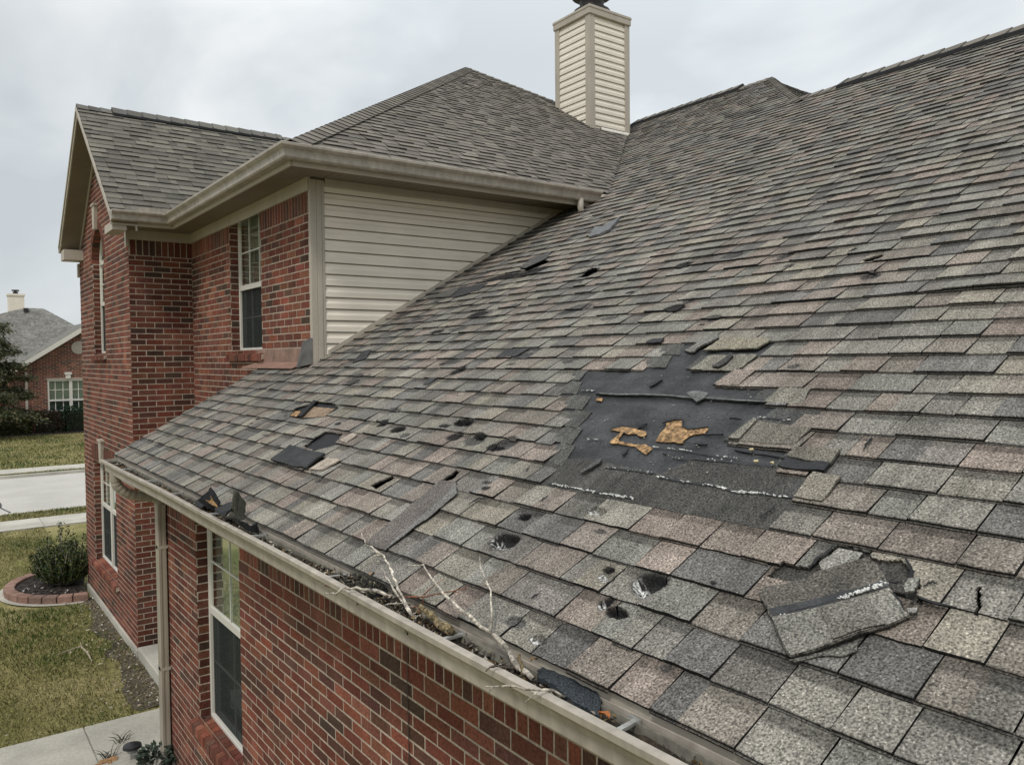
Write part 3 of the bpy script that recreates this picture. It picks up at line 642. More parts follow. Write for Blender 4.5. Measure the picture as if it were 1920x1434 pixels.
patch('felt_lap', RMAIN, Z5([(70, 545), (110, 523), (230, 540), (420, 538), (600, 560), (740, 570), (880, 560), (1060, 575), (1285, 592), (1285, 606), (1000, 590), (880, 580), (730, 578), (600, 562), (400, 552), (240, 552)]), .012, .012, M_FELT, roofo, jag=.002)
M_FELTL = mat('scuffed_felt', col=(.12, .125, .12), rough=.75, grain=.4, gscale=70, mott=.4, mscale=9)
patch('felt_edge', RMAIN, Z5([(100, 548), (230, 556), (420, 556), (600, 566), (740, 580), (880, 585), (1000, 594), (1285, 610), (1285, 604), (1000, 587), (880, 574), (740, 572), (600, 557), (420, 548), (230, 548), (100, 541)]), .0145, .003, M_FELTL, roofo, jag=.001)
patch('felt_flap', RMAIN, Z5([(730, 550), (790, 535), (890, 552), (850, 590), (800, 615), (770, 590)]), .02, .005, M_FELTL, roofo, jag=.001)
for l in ([(450, 480), (470, 462), (545, 430), (550, 440), (500, 470), (465, 490)], [(780, 900), (800, 893), (875, 902), (870, 912), (800, 908)], [(1070, 950), (1110, 945), (1200, 968), (1195, 975), (1100, 957)], [(1210, 980), (1290, 975), (1395, 995), (1390, 1004), (1290, 985)], [(255, 975), (280, 950), (310, 938), (290, 965), (270, 985)], [(1400, 1005), (1460, 990), (1455, 1000), (1420, 1012)], [(845, 830), (990, 828), (985, 836), (850, 838)], [(1030, 720), (1080, 712), (1120, 728), (1080, 720)], [(550, 975), (580, 970), (575, 982)], [(370, 770), (440, 757), (380, 778)]):
    patch('felt_scrap', RMAIN, Z5(l), .010, .006, M_TAR, roofo, jag=.001)
for l in ([(1175, 945), (1205, 940), (1210, 950), (1180, 953)], [(1208, 1028), (1240, 1024), (1245, 1036), (1212, 1038)], [(1325, 1042), (1355, 1036), (1352, 1052)]):
    patch('wood_chip', RMAIN, Z5(l), .012, .006, mat('pale_chip', col=(.5, .42, .25)), roofo, jag=.001)
# white sealant dashes
def dashes(pts, n, R=RMAIN, h=.009, wv=.006, parent=roofo, ln=.02, label=None):
    mb = MB(); P = []
    for q in pts: P += [R.p(q[0], q[1]-.004, h-.001), R.p(q[0], q[1]+.004, h-.001)]
    mb.add(P, [(2*q, 2*q+1, 2*q+3, 2*q+2) for q in range(len(pts)-1)], (.03, .032, .034))
    for i in range(n):
        f = random.random()*(len(pts)-1); k = int(f); f -= k
        x = pts[k][0]+(pts[k+1][0]-pts[k][0])*f+random.gauss(0, .004); y = pts[k][1]+(pts[k+1][1]-pts[k][1])*f+random.gauss(0, wv*.6)
        if wob(x, y, 14, 8) < -.12: continue
        l_ = random.uniform(.2, 1)*ln; d = random.uniform(.0008, .0024); m = 6; P = []
        for q in range(m):
            an = 2*math.pi*q/m; P.append(R.p(x+math.cos(an)*l_*.5*random.uniform(.5, 1), y+math.sin(an)*d*random.uniform(.5, 1.3), h+random.uniform(0, .001)))
        P += [p_-R.N*.003 for p_ in P]
        mb.add(P, [tuple(range(m))]+[(q, (q+1) % m, m+(q+1) % m, m+q) for q in range(m)], (.6, .6, .57))
    o = mb.build('sealant_strip', M_SEAL); parent_to(o, parent)
    if label: o['label'] = label
    return o
dashes(Z7([(820, 1005), (950, 1030), (1150, 1058), (1250, 1090), (1400, 1100), (1580, 1125)]), 150, ln=.022, wv=.004)
dashes(Z7([(200, 1040), (390, 1075), (550, 1105), (690, 1128)]), 150, ln=.02, wv=.005)
dashes(Z7([(790, 838), (960, 855), (1120, 885), (1280, 905)]), 30, ln=.03, wv=.0015)
dashes(Z7([(390, 520), (470, 522)]), 10); dashes(Z7([(420, 795), (505, 795)]), 10); dashes(Z7([(1370, 670), (1560, 690)]), 30); dashes(Z7([(900, 895), (1200, 920), (1480, 945)]), 25, ln=.01, wv=.006); dashes(Z7([(520, 950), (800, 985)]), 25, ln=.008, wv=.005)
# torn / displaced pieces around the bare patch
curl = lambda u0, v0, k: (lambda u, v: k*max(0, (v0-v))/.13)
cg = (.19, .18, .15)
patch('curled_shingle', RMAIN, Z5([(710, 240), (760, 215), (830, 150), (890, 112), (945, 120), (960, 160), (900, 190), (830, 215), (780, 248)]), .022, .012, M_SH, roofo, col=(.16, .155, .14), hf=lambda u, v: .02*wob(u, v, 9, 1))
patch('curled_shingle', RMAIN, Z5([(845, 240), (960, 170), (1000, 140), (1300, 148), (1330, 165), (1280, 200), (1230, 228), (1000, 230)]), .018, .010, M_SH, roofo, col=(.215, .195, .15), hf=lambda u, v: .008*wob(u, v, 9, 1))
patch('curled_shingle', RMAIN, Z5([(750, 372), (890, 270), (1060, 265), (1240, 262), (1120, 358), (1045, 380), (900, 378)]), .0125, .006, M_SH, roofo, col=(.19, .178, .15), hf=lambda u, v: .004*wob(u, v, 9, 1))
patch('curled_shingle', RMAIN, Z5([(915, 368), (985, 320), (1050, 268), (1068, 290), (1010, 345), (960, 372)]), .026, .008, M_SH, roofo, col=(.07, .068, .065))
patch('shingle_tab', RMAIN, Z5([(928, 470), (1070, 372), (1220, 375), (1100, 480), (960, 488)]), .0125, .006, M_SH, roofo, col=(.215, .18, .155))
patch('shingle_tab', RMAIN, Z5([(1285, 605), (1395, 503), (1620, 508), (1560, 625), (1500, 625)]), .0125, .006, M_SH, roofo, col=(.185, .172, .145))
patch('shingle_tab', RMAIN, Z5([(1030, 880), (1230, 738), (1420, 772), (1640, 780), (1500, 915), (1280, 905), (1110, 888)]), .0125, .006, M_SH, roofo, col=(.155, .142, .12))
patch('shingle_tab', RMAIN, Z5([(1030, 880), (1215, 735), (1240, 745), (1108, 886)]), .022, .008, M_SH, roofo, col=(.195, .182, .155), jag=.001)
patch('folded_shingle', RMAIN, Z5([(1385, 1075), (1450, 1015), (1520, 1030), (1765, 1068), (1720, 1118), (1560, 1105), (1420, 1090)]), .021, .008, M_TAR, roofo, jag=.003, label='shingle end folded over to its black underside', hf=lambda u, v: .008*wob(u, v, 12, 1))
patch('shingle_tab', RMAIN, Z5([(1455, 1012), (1510, 945), (1835, 968), (1765, 1066), (1600, 1048)]), .022, .014, M_SH, roofo, col=(.15, .138, .115))
patch('shingle_tab', RMAIN, Z5([(1500, 1300), (1640, 1125), (1840, 1160), (1705, 1335)]), .019, .012, M_SH, roofo, col=(.20, .18, .148))
patch('folded_shingle', RMAIN, Z5([(435, 178), (480, 158), (565, 152), (540, 182), (445, 186)]), .02, .01, M_TAR, roofo)
patch('curled_shingle', RMAIN, Z7([(390, 990), (500, 915), (515, 918), (500, 940), (400, 997)]), .02, .008, M_SH, roofo, col=(.08, .08, .075))
# black piece that slid below its hole, pale scuff, wood in the far hole
ps = empty('loose_shingle', tuple(RMAIN.p(*RMAIN.uv(565, 862), .02)), 'black shingle piece slid below the hole on the left part of the roof slope', 'shingle')
def loose(o, root): return parent_to(o, root)
loose(patch('shingle_piece', RMAIN, Z4([(35, 1160), (145, 1080), (340, 1130), (235, 1208), (140, 1190)]), .030, .012, mat('worn_black_shingle', col=(.035, .036, .037), rough=.75, grain=.5, gscale=150, mott=.3, mscale=12, bump=.5, bscale=100), top=True, hf=lambda u, v: .012*wob(u, v, 7, 1)), ps)
patch('hole_felt', RMAIN, Z4([(200, 1075), (330, 975), (435, 1000), (370, 1070), (270, 1100)]), -.012, .004, M_TAR, roofo)
patch('shingle_tab', RMAIN, Z4([(245, 1208), (345, 1145), (420, 1155), (320, 1212)]), .020, .008, mat('bleached_shingle', col=(.34, .29, .24), rough=.9, grain=.5, gscale=140, mott=.3, mscale=15), roofo)
patch('shingle_tab', RMAIN, Z4([(415, 1045), (490, 1005), (515, 1010), (450, 1060)]), .020, .008, MATS['bleached_shingle'], roofo)
patch('exposed_sheathing', RMAIN, Z4([(135, 895), (160, 868), (190, 870), (180, 900)]), .002, .004, M_OSB, roofo)
patch('exposed_sheathing', RMAIN, Z4([(180, 905), (260, 840), (380, 850), (320, 895), (230, 900)]), -.006, .004, mat('old_sheathing', col=(.22, .16, .11), rough=.9, grain=.4, gscale=80, mott=.3, mscale=10), roofo)
patch('hole_felt', RMAIN, Z4([(110, 910), (150, 850), (290, 812), (420, 828), (340, 905), (200, 925)]), -.012, .004, M_TAR, roofo)
patch('felt_scrap', RMAIN, Z4([(175, 905), (270, 815), (285, 820), (200, 905)]), .016, .008, M_TAR, roofo)
# dark stained shingles up the slope
for l, c in (([(1040, 240), (1080, 185), (1240, 160), (1190, 200), (1080, 232)], (.05, .05, .052)), ([(900, 240), (1060, 180), (1080, 190), (1030, 235)], (.10, .098, .09)), ([(485, 605), (540, 540), (590, 530), (560, 580)], (.05, .05, .05)), ([(1290, 575), (1340, 535), (1480, 525), (1400, 570)], (.05, .05, .052)), ([(1420, 70), (1490, 20), (1600, -20), (1570, 20), (1450, 75)], (.09, .088, .085)), ([(880, 730), (920, 690), (960, 690), (910, 728)], (.06, .06, .06))):
    patch('worn_shingle', RMAIN, Z4(l), .014, .008, M_SH, roofo, col=c)
patch('lifted_shingle', RMAIN, PXP([(840, 1190), (930, 1040), (1060, 1030), (1310, 890), (1230, 990), (1150, 1080), (1000, 1150)], .1255, 1000, 300), .03, .02, mat('bluish_shingle', col=(.12, .122, .125), rough=.6, grain=.3, gscale=120, mott=.3, mscale=20), roofo, jag=.002)
# long strip lying up the slope
lp = empty('loose_shingle', tuple(RMAIN.p(*RMAIN.uv(790, 960), .02)), 'long narrow grey shingle strip lying up the slope above the gutter twigs', 'shingle')
loose(patch('shingle_strip', RMAIN, PXP([(1280, 590), (1790, 165), (1905, 175), (1850, 260), (1650, 430), (1410, 645), (1340, 620)], .272, 340, 860), .0145, .006, M_SH, top=True, col=(.125, .112, .102), hf=lambda u, v: .005*wob(u, v, 6, 1)), lp)
loose(patch('curled_edge', RMAIN, PXP([(1410, 645), (1650, 430), (1850, 260), (1905, 185), (1912, 260), (1700, 440), (1620, 490), (1420, 650)], .272, 340, 860), .019, .005, M_SH, top=True, col=(.17, .165, .155)), lp)
# big torn shingle at lower right
tp = empty('torn_shingle', tuple(RMAIN.p(*RMAIN.uv(1570, 1160), .02)), 'largest torn shingle lying askew at the lower right of the roof slope', 'shingle')
tz = lambda u, v: .001+.004*wob(u, v, 5, 1)+.017*max(0, min(1, (.58-v)/.16))+.020*max(0, (u-1.12)/.2)*max(0, (.42-v)/.15)
under = patch('torn_tab', RMAIN, Z8([(600, 870), (700, 850), (990, 770), (985, 820), (900, 850), (820, 845), (640, 880)]), .015, .006, M_SH, top=True, col=(.13, .125, .11)); loose(under, tp)
body = loose(patch('shingle_body', RMAIN, Z8([(438, 490), (470, 465), (620, 425), (700, 400), (765, 355), (900, 320), (1050, 280), (1130, 370), (1155, 440), (1200, 500), (1280, 630), (1160, 690), (1000, 735), (760, 830), (620, 868), (600, 850), (560, 760), (515, 650), (450, 530)]), .004, .006, M_SH, top=True, col=(.098, .090, .078), hf=tz), tp)
loose(patch('sealant_band', RMAIN, Z8([(495, 600), (700, 545), (1000, 455), (1130, 405), (1165, 445), (1020, 490), (760, 570), (520, 640)]), .0052, .001, M_FELT, top=True, hf=tz, jag=.001), tp)
loose(patch('shingle_tabs', RMAIN, Z8([(520, 655), (770, 585), (1035, 508), (1160, 455), (1275, 625), (1160, 685), (1000, 730), (760, 825), (625, 862), (605, 845)]), .0068, .003, M_SH, top=True, col=(.195, .186, .162), hf=tz, jag=.002), tp)
loose(patch('shingle_tab', RMAIN, Z8([(785, 592), (1040, 512), (1150, 690), (1000, 728), (860, 780)]), .0115, .004, M_SH, top=True, col=(.145, .136, .118), hf=tz, jag=.002), tp)
s_ = dashes(Z8([(530, 640), (700, 600), (850, 560), (960, 515), (1040, 490), (1150, 452)]), 170, h=.024, wv=.005, ln=.014, parent=tp)
patch('shingle_headlap', RMAIN, Z8([(440, 330), (760, 180), (1290, 260), (1420, 560), (1300, 640), (700, 480)]), -.008, .004, M_SH, roofo, col=(.055, .052, .047))
patch('worn_shingle', RMAIN, Z8([(765, 305), (880, 222), (1010, 250), (980, 300), (850, 345), (780, 350)]), .003, .006, M_SH, roofo, col=(.24, .23, .205))
patch('torn_tab', RMAIN, Z8([(1250, 470), (1280, 430), (1340, 425), (1310, 500), (1260, 505)]), .024, .010, M_SH, roofo, col=(.19, .185, .165))
patch('torn_tab', RMAIN, Z8([(1270, 600), (1330, 590), (1320, 620), (1280, 622)]), .024, .010, M_SH, roofo, col=(.24, .23, .21))
# crack lines on shingles
def crack(pts, parent=roofo, h=.017, w_=.0025):
    mb = MB(); P = []
    pl = []
    for i in range(len(pts)-1):
        for k in range(4):
            f = k/4; pl.append((pts[i][0]+(pts[i+1][0]-pts[i][0])*f+random.gauss(0, .002), pts[i][1]+(pts[i+1][1]-pts[i][1])*f+random.gauss(0, .002)))
    pl.append(pts[-1])
    mb.tube([RMAIN.p(a, b, h-.003) for a, b in pl], [w_*(.4+.9*math.sin(math.pi*i/(len(pl)-1))) for i in range(len(pl))], 4); parent_to(mb.build('crack', M_TAR), parent)
crack(Z8([(1255, 290), (1285, 350), (1290, 410), (1345, 460)]), h=.018, w_=.004); crack(Z8([(1300, 505), (1400, 545), (1545, 580)]), h=.018, w_=.003); crack(Z8([(715, 345), (770, 290), (875, 205)]), h=.015, w_=.004); crack(Z8([(1155, 432), (1240, 436)])); crack(Z8([(1350, 460), (1385, 440), (1435, 438)])); crack(Z8([(1175, 525), (1230, 570), (1270, 640)]), h=.04); crack(Z8([(1270, 560), (1320, 535)]))
crack(Z7([(1390, 1255), (1440, 1210), (1490, 1175)])); crack(Z7([(85, 980), (108, 955)])); crack(Z7([(160, 1150), (210, 1120)])); crack(PXP([(120, 190), (190, 150), (260, 150)], .2604, 850, 900)); crack(Z6([(1190, 520), (1240, 490)]))
crack(PXP([(790, 890), (835, 830), (855, 820)], .279, 1400, 600), w_=.004)

# ---------------- upper roofs
def bn(e, vmax): return [e*i for i in range(int(vmax/e)+1)]+[vmax]
EW = .125
def iv_wy(ci, v0, v1):
    r = (v0+v1)/2/KW; lo = r+.02
    x = C0[0]+0; z = C0[2]+r*t_w
    hi_valley = (X0+(z-Z0)/t_m)-C0[0]+.035      # where the main slope reaches this height
    hi = min(hi_valley, 2*APX-r) if r > 3.13 else hi_valley
    return [(lo, hi)] if hi > lo else []
HP(shingles(RWY, bn(EW, APX*KW), iv_wy, PAL_W, hT=.012, hG=.005, step=.3, dark=.72, tw=(.12, .26), gw=(.1, .22)), 'wing_roof', M_SHF)
def iv_wx(ci, v0, v1):
    r = (v0+v1)/2/KW; z = C0[2]+r*t_w; lo = r+.02; hi = 2*APX-r
    y_v = 10.42+(z-5.61)/TG-C0[1]; 
    if z < GZ: 
        iv = sub_iv([(lo, hi)], y_v, (14.98-(z-5.61)/TG)-C0[1]); return iv
    return [(lo, hi)]
HP(shingles(RWX, bn(EW, APX*KW), iv_wx, PAL_W, hT=.012, hG=.005, step=.4, dark=.72), 'wing_roof', M_SHF)
def iv_g(ci, v0, v1):
    r = (v0+v1)/2/KG; z = 5.61+r*TG; return [(0.0, C0[0]+(z-C0[2])/t_w-1.80)]
HP(shingles(RGN, bn(.135, (GY-10.42)*KG), iv_g, PAL_G, hT=.013, hG=.005, step=.3, dark=.75, tw=(.18, .34), gw=(.12, .3)), 'gable_roof', M_SHF)
HP(shingles(RGF, bn(.135, 2.15*KG), lambda c_, a_, b_: [(0.0, C0[0]+(5.723+(a_+b_)/2/KG*TG-C0[2])/t_w-1.80)], PAL_G, hT=.013, hG=.005, step=.3, dark=.75), 'gable_roof', M_SHF)
# back faces of the pyramid and of the main roof so the house is closed
bk = MB(); A_ = (C0[0]+APX, C0[1]+APX, C0[2]+APX*t_w)
e0 = C0[0]; e1 = C0[0]+2*APX; f1 = C0[1]+2*APX
bk.add([A_, (e1, C0[1]+3.13, C0[2]+.0), (e1, f1, C0[2]), (e0, f1, C0[2])], [(0, 2, 3)], (.15, .14, .12))
bk.add([A_, (9.63, 9.65, 7.56), (10.1, 12, 7.6), (10.1, f1, 5.6)], [(0, 1, 2), (0, 2, 3)], (.15, .14, .12))
zr1, zr2 = Z0+(XR1-X0)*t_m, Z0+(XR2-X0)*t_m
bk.add([(XR1, -3, zr1), (XR1, HY1, zr1), (14.6, HY1, zr1-6.5*t_m), (14.6, -3, zr1-6.5*t_m)], [(0, 1, 2, 3)], (.15, .14, .12))
bk.add([(XR2, HY2, zr2), (XR2, 15, zr2), (16.6, 15, zr2-6.5*t_m), (16.6, HY2, zr2-6.5*t_m)], [(0, 1, 2, 3)], (.15, .14, .12))
HP(bk, 'rear_roof', M_SHF)
# hip end of the higher ridge (facing the camera side)
RH = Roof((XR1-.9, HY1-.78, zr1-.9*t_m), (1, 0, 0), (0, 1, 0), (zr2-zr1)/(HY2-HY1))
def iv_h(ci, v0, v1):
    r = (v0+v1)/2/math.sqrt(1+((zr2-zr1)/(HY2-HY1))**2); x = .9*(r/.78) if r < .78 else .9+(r-.78)*(XR2-XR1)/(HY2-HY1)
    return [(x, 2*(XR2-XR1+.9)-x)]
hl_ = math.sqrt((HY2-HY1)**2+(zr2-zr1)**2); kk = hl_/(HY2-HY1)
b_ = bn(.125, (HY2-HY1+.78)*kk)
HP(shingles(RH, [x for x in b_ if x > .72*kk], iv_h, PAL_W, hT=.012, hG=.005, step=.3, dark=.8), 'hip_end_roof', M_SHF)
# hip and ridge caps
def caps(name, p0, p1, nL, nR, wd=.15, ex=.14, pal=PAL_W, h0=.014, lift=.007, m=M_SHF, off=(0, 0, 0)):
    """overlapping cap shingles from p0 up to p1; nL/nR: downhill directions of the two faces"""
    p0, p1 = np.array(p0, float)+off, np.array(p1, float)+off; L_ = np.linalg.norm(p1-p0); d = (p1-p0)/L_; nL = np.array(nL, float); nR = np.array(nR, float)
    nL /= np.linalg.norm(nL); nR /= np.linalg.norm(nR); up = -(nL+nR); up -= d*(up@d); up /= np.linalg.norm(up)
    if up[2] < 0: up = -up
    mb = MB(); n = int(L_/ex)
    for i in range(n+1):
        a = p0+d*(i*ex); b = p0+d*min(L_, i*ex+ex*1.25); c = random.choice(pal); j = random.uniform(.85, 1.15); c = tuple(x*j for x in c)
        sec = [nL*wd, nL*wd*.5+up*.003, up*.006, nR*wd*.5+up*.003, nR*wd]
        A1 = [a+s_+up*(h0+lift) for s_ in sec]; B1 = [b+s_+up*h0*.6 for s_ in sec]; A0 = [x-up*lift for x in A1]
        V_ = A1+B1+A0; F_ = [(k, k+1, 5+k+1, 5+k) for k in range(4)]+[(k, k+1, 10+k+1, 10+k) for k in range(4)]+[(0, 5, 10), (4, 9, 14)]
        mb.add(V_, F_, [c]*10+[(.02, .02, .02)]*5)
    return HP(mb, name, m)
k2 = 1/math.sqrt(2)
PH = [(.165, .15, .128), (.15, .137, .118), (.178, .162, .138)]
C0n = np.array(C0); An = np.array(A_)
def face_dir(d, N_):   # direction lying in the face, perpendicular to the ridge, pointing downhill
    s_ = np.cross(d, N_); s_ /= np.linalg.norm(s_); return s_ if s_[2] < 0 else -s_
def capline(name, p0, p1, NA, NB, **kw):
    d = np.array(p1, float)-np.array(p0, float); d /= np.linalg.norm(d); return caps(name, p0, p1, face_dir(d, NA), face_dir(d, NB), **kw)
capline('hip_cap', C0n+[.0, .0, .01], An, RWY.N, RWX.N, pal=PH, wd=.15, ex=.125)
capline('hip_cap', (9.6, 9.67, C0[2]+3.17*t_w), An, RWY.N, np.array([t_w, 0, 1]), pal=PH, wd=.10)
NM2 = np.array([t_m, 0, 1.0])
def ridge_dir(sgn, t): return np.array([sgn, 0, -t])
caps('ridge_cap', (XR1, -3, zr1), (XR1, HY1+.1, zr1), (-1, 0, -t_m), (1, 0, -t_m), pal=PH, wd=.14, ex=.15)
caps('ridge_cap', (XR2, 15, zr2), (XR2, HY2, zr2), (-1, 0, -t_m), (1, 0, -t_m), pal=PH, wd=.14, ex=.15)
capline('hip_cap', (XR1-.2, HY1-.18, zr1-.2*t_m), (XR2, HY2, zr2), RMAIN.N, RH.N, pal=PH, wd=.07)
caps('ridge_cap', (1.80, GY, GZ), (5.4, GY, GZ), (0, -1, -TG), (0, 1, -TG), pal=PAL_G, wd=.12, ex=.15)
def vent(x0, x1, y0, y1, z, axis, t, wd=.15, th=.04, pal=PAL_G):
    root = MB(); u = np.array([1, 0, 0]) if axis == 'x' else np.array([0, 1, 0]); s = np.array([0, 1, 0]) if axis == 'x' else np.array([1, 0, 0])
    a = np.array([x0, y0, z]); b = np.array([x1, y1, z])
    P = []
    for q in (a, b):
        for sg in (-1, 0, 1): P.append(q+s*sg*wd+np.array([0, 0, -abs(sg)*wd*t+.012]))
        for sg in (-1, 0, 1): P.append(q+s*sg*wd+np.array([0, 0, -abs(sg)*wd*t+.012+th]))
    root.add(P, [(0, 1, 4, 3), (1, 2, 5, 4), (6, 9, 10, 7), (7, 10, 11, 8), (0, 3, 9, 6), (2, 8, 11, 5), (3, 4, 10, 9), (4, 5, 11, 10)], (.02, .02, .02))
    o = HP(root, 'ridge_vent', M_TAR)
    return caps('ridge_cap', a+[0, 0, th], b+[0, 0, th], s*-1+np.array([0, 0, -t]), s+np.array([0, 0, -t]), pal=pal, wd=wd*1.02/math.cos(math.atan(t))*.95, ex=.2, h0=.012, lift=.008)
vent(XR1, XR1, -3, 4.86, zr1, 'y', t_m, pal=PH); vent(XR2, XR2, 7.75, 10.0, zr2, 'y', t_m, pal=PH); vent(2.25, 4.75, GY, GY, GZ, 'x', TG, th=.03, wd=.13)
# ---------------- gutters (K profile)
KP = [(0, .0), (0, -.118), (.066, -.118), (.078, -.104), (.080, -.070), (.086, -.050), (.103, -.036), (.112, -.026), (.118, -.022), (.120, -.002), (.116, .002), (.094, .002), (.092, -.002)]
def gutter(name, path, outs, z, m=M_GUT, zslope=None, sc_=1.0, ends=True):
    """path: list of xy of the back edge; outs: outward direction at each vertex (mitred)"""
    mb = MB(); n = len(KP); V_ = []
    inner = [(.003, -.002), (.003, -.114), (.064, -.114), (.075, -.102), (.077, -.070), (.083, -.047), (.100, -.032), (.104, -.014), (.094, -.010)][::-1]
    prof = KP+inner; n = len(prof)
    for i, (p, o_) in enumerate(zip(path, outs)):
        zz = z if zslope is None else zslope[i]
        for (d, h) in prof: V_.append((p[0]+o_[0]*d*sc_, p[1]+o_[1]*d*sc_, zz+h*sc_))
    F_ = []
    for i in range(len(path)-1):
        for k in range(n): k2_ = (k+1) % n; F_.append((i*n+k, i*n+k2_, (i+1)*n+k2_, (i+1)*n+k))
    mb.add(V_, F_)
    if ends:
        q = len(KP); mb.add([V_[k] for k in range(q)], [tuple(range(q))]); b = (len(path)-1)*n; mb.add([V_[b+k] for k in range(q)], [tuple(range(q))])
    return HP(mb, name, m)
ZG = 2.905; GX = 1.412
ys_ = list(np.linspace(8.30, -3.0, 60))
lg = gutter('lower_gutter', [(GX+.002*math.sin(y*1.7), y) for y in ys_], [(-1, 0)]*60, ZG, zslope=[ZG-.02*(y > 6)*(y-6)/2.3+.0025*math.sin(y*2.3) for y in ys_])
# darker dirty inside back of the lower gutter
mb = MB(); mb.box(GX-.016, GX-.0125, -3.0, 8.28, ZG-.10, ZG-.012); HP(mb, 'gutter_back', M_GUTIN)
mb = MB(); mb.box(GX+.004, GX+.026, -3.0, 8.2, ZG-.16, ZG+.022); mb.box(GX+.028, XN+.02, -3, 8.2, ZG-.145, ZG-.13); HP(mb, 'eave_fascia', M_TRIM)
gz = 5.585; gx = 2.495; gy = 6.485; gyn = 10.405
gutter('upper_gutter', [(1.80, gyn), (gx, gyn), (gx, gy), (5.93, gy)], [(0, -1), (-1, -1), (-1, -1), (0, -1)], gz)
for y in (7.34, 6.50, 5.75, 4.85, 4.08, 3.11, 2.18, 1.38, .5):
    mb = MB(); zt = ZG-.006; j = random.uniform(-.03, .03)
    P = []
    mb.hexa([(GX-.012, y-.008+j, zt-.012), (GX-.012, y+.008+j, zt-.012), (GX-.106, y+.006, zt-.006), (GX-.106, y-.010, zt-.006), (GX-.012, y-.008+j, zt-.004), (GX-.012, y+.008+j, zt-.004), (GX-.106, y+.006, zt+.003), (GX-.106, y-.010, zt+.003)])
    mb.box(GX-.014, GX-.008, y-.02+j, y+.02+j, zt-.03, zt+.004)
    mb.build('gutter_strap', M_ALU, lg)
# small splash piece & outlet elbow on upper gutter
mb = MB(); mb.box(2.10, 2.42, gyn-.10, gyn-.092, gz-.02, gz+.055); mb.box(2.40, 2.412, gyn-.18, gyn-.09, gz-.02, gz+.05); HP(mb, 'splash_guard', M_GUT)
mb = MB(); x_ = 5.66; y_ = gy-.055
mb.tube([(x_, y_, gz-.10), (x_, y_, gz-.20), (x_+.015, y_, gz-.25), (x_+.07, y_, gz-.27), (x_+.10, y_, gz-.262)], [.034, .034, .033, .03, .03], 10); HP(mb, 'outlet_elbow', M_GUT, smooth=True)
# fascias, soffits, frieze boards
mb = MB()
zs = 5.455
mb.box(gx+.003, gx+.022, gyn+.003, gy+.019, zs-.03, 5.60); mb.box(gx+.024, 5.98, gy+.003, gy+.022, zs-.03, 5.60); mb.box(1.80, gx, gyn+.003, gyn+.022, zs-.03, 5.60)
# end piece of eave beside the main slope
mb.hexa([(5.93, gy-.10, 5.40), (6.25, gy+.02, 5.50), (6.25, gy+.1, 5.50), (5.93, gy+.003, 5.40), (5.93, gy-.03, 5.57), (6.35, gy+.02, 5.60), (6.35, gy+.1, 5.60), (5.93, gy+.003, 5.57)])
HP(mb, 'fascia_board', M_TRIM)
mb = MB()
def ribs(x0, x1, y0, y1, axis, z=zs, st=.075):
    if axis == 'x':
        n = int((x1-x0)/st)
        for i in range(n+1):
            a = x0+i*st; b = min(a+st-.006, x1)
            if b > a: mb.box(a, b, y0, y1, z, z+.012)
    else:
        n = int((y1-y0)/st)
        for i in range(n+1):
            a = y0+i*st; b = min(a+st-.006, y1)
            if b > a: mb.box(x0, x1, a, b, z, z+.012)
ribs(gx+.4, 5.98, gy+.024, YS, 'x'); ribs(gx+.024, XW, YS-.04, Y2, 'y'); ribs(gx+.024, gx+.4, gy+.024, YS-.045, 'y'); ribs(XL, gx+.02, gyn+.024, Y2, 'x'); mb.box(gx+.024, 6.0, gy+.024, YS, zs+.013, zs+.02); mb.box(gx+.024, XW, YS, Y2, zs+.013, zs+.02); mb.box(1.83, gx+.024, gyn+.024, Y2, zs+.013, zs+.02)
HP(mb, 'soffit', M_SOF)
mb = MB()
FRw.box(mb, YS-.02, Y2, 5.335, zs-.001, .004, .03); FR2.box(mb, -.02, XW-XL-.03, 5.335, zs-.001, .004, .032)
FRs.box(mb, 2.99, 6.1, 5.40, zs-.001, .021, .034)
HP(mb, 'frieze_board', M_TRIM)
# gable rake boards, sloping soffit, returns
mb = MB(); sf = MB()
for sg in (-1, 1):
    ye = GY+sg*2.30; ze = GZ-2.30*TG
    def sl(x0, x1, top, bot, m_, yin=0.0, yo=1.0 if sg < 0 else .935):
        m_.hexa([(x0, GY, GZ-bot), (x1, GY, GZ-bot), (x1, GY+sg*2.30*yo, GZ-bot-2.30*yo*TG), (x0, GY+sg*2.30*yo, GZ-bot-2.30*yo*TG), (x0, GY, GZ-top), (x1, GY, GZ-top), (x1, GY+sg*2.30*yo, GZ-top-2.30*yo*TG), (x0, GY+sg*2.30*yo, GZ-top-2.30*yo*TG)])
    sl(1.806, 1.822, .02, .15, mb); sl(1.79, 1.806, .02, .075, mb)
    sl(1.824, XL-.001, .15, .16, sf)
    sl(XL-.024, XL-.006, .162, .24, mb)
    for k in range(26):   # ribs on the sloping soffit
        f0 = k/26; f1_ = (k+.12)/26; y0_, y1_ = GY+sg*2.25*f0, GY+sg*2.25*f1_; z0_, z1_ = GZ-.16-2.25*f0*TG, GZ-.16-2.25*f1_*TG
        sf.hexa([(1.83, y0_, z0_-.006), (XL-.03, y0_, z0_-.006), (XL-.03, y1_, z1_-.006), (1.83, y1_, z1_-.006), (1.83, y0_, z0_), (XL-.03, y0_, z0_), (XL-.03, y1_, z1_), (1.83, y1_, z1_)])
mb.box(1.824, XL+.2, GY+1.78, 14.84, 5.44, 5.60); mb.box(1.824, 1.98, gyn+.024, Y2-.03, 5.37, 5.47); mb.box(XL-.035, XL-.006, YF-.06, YF+.04, 5.20, 5.42); mb.box(XL-.04, XL-.008, Y2-.035, Y2+.06, 5.25, 5.45)
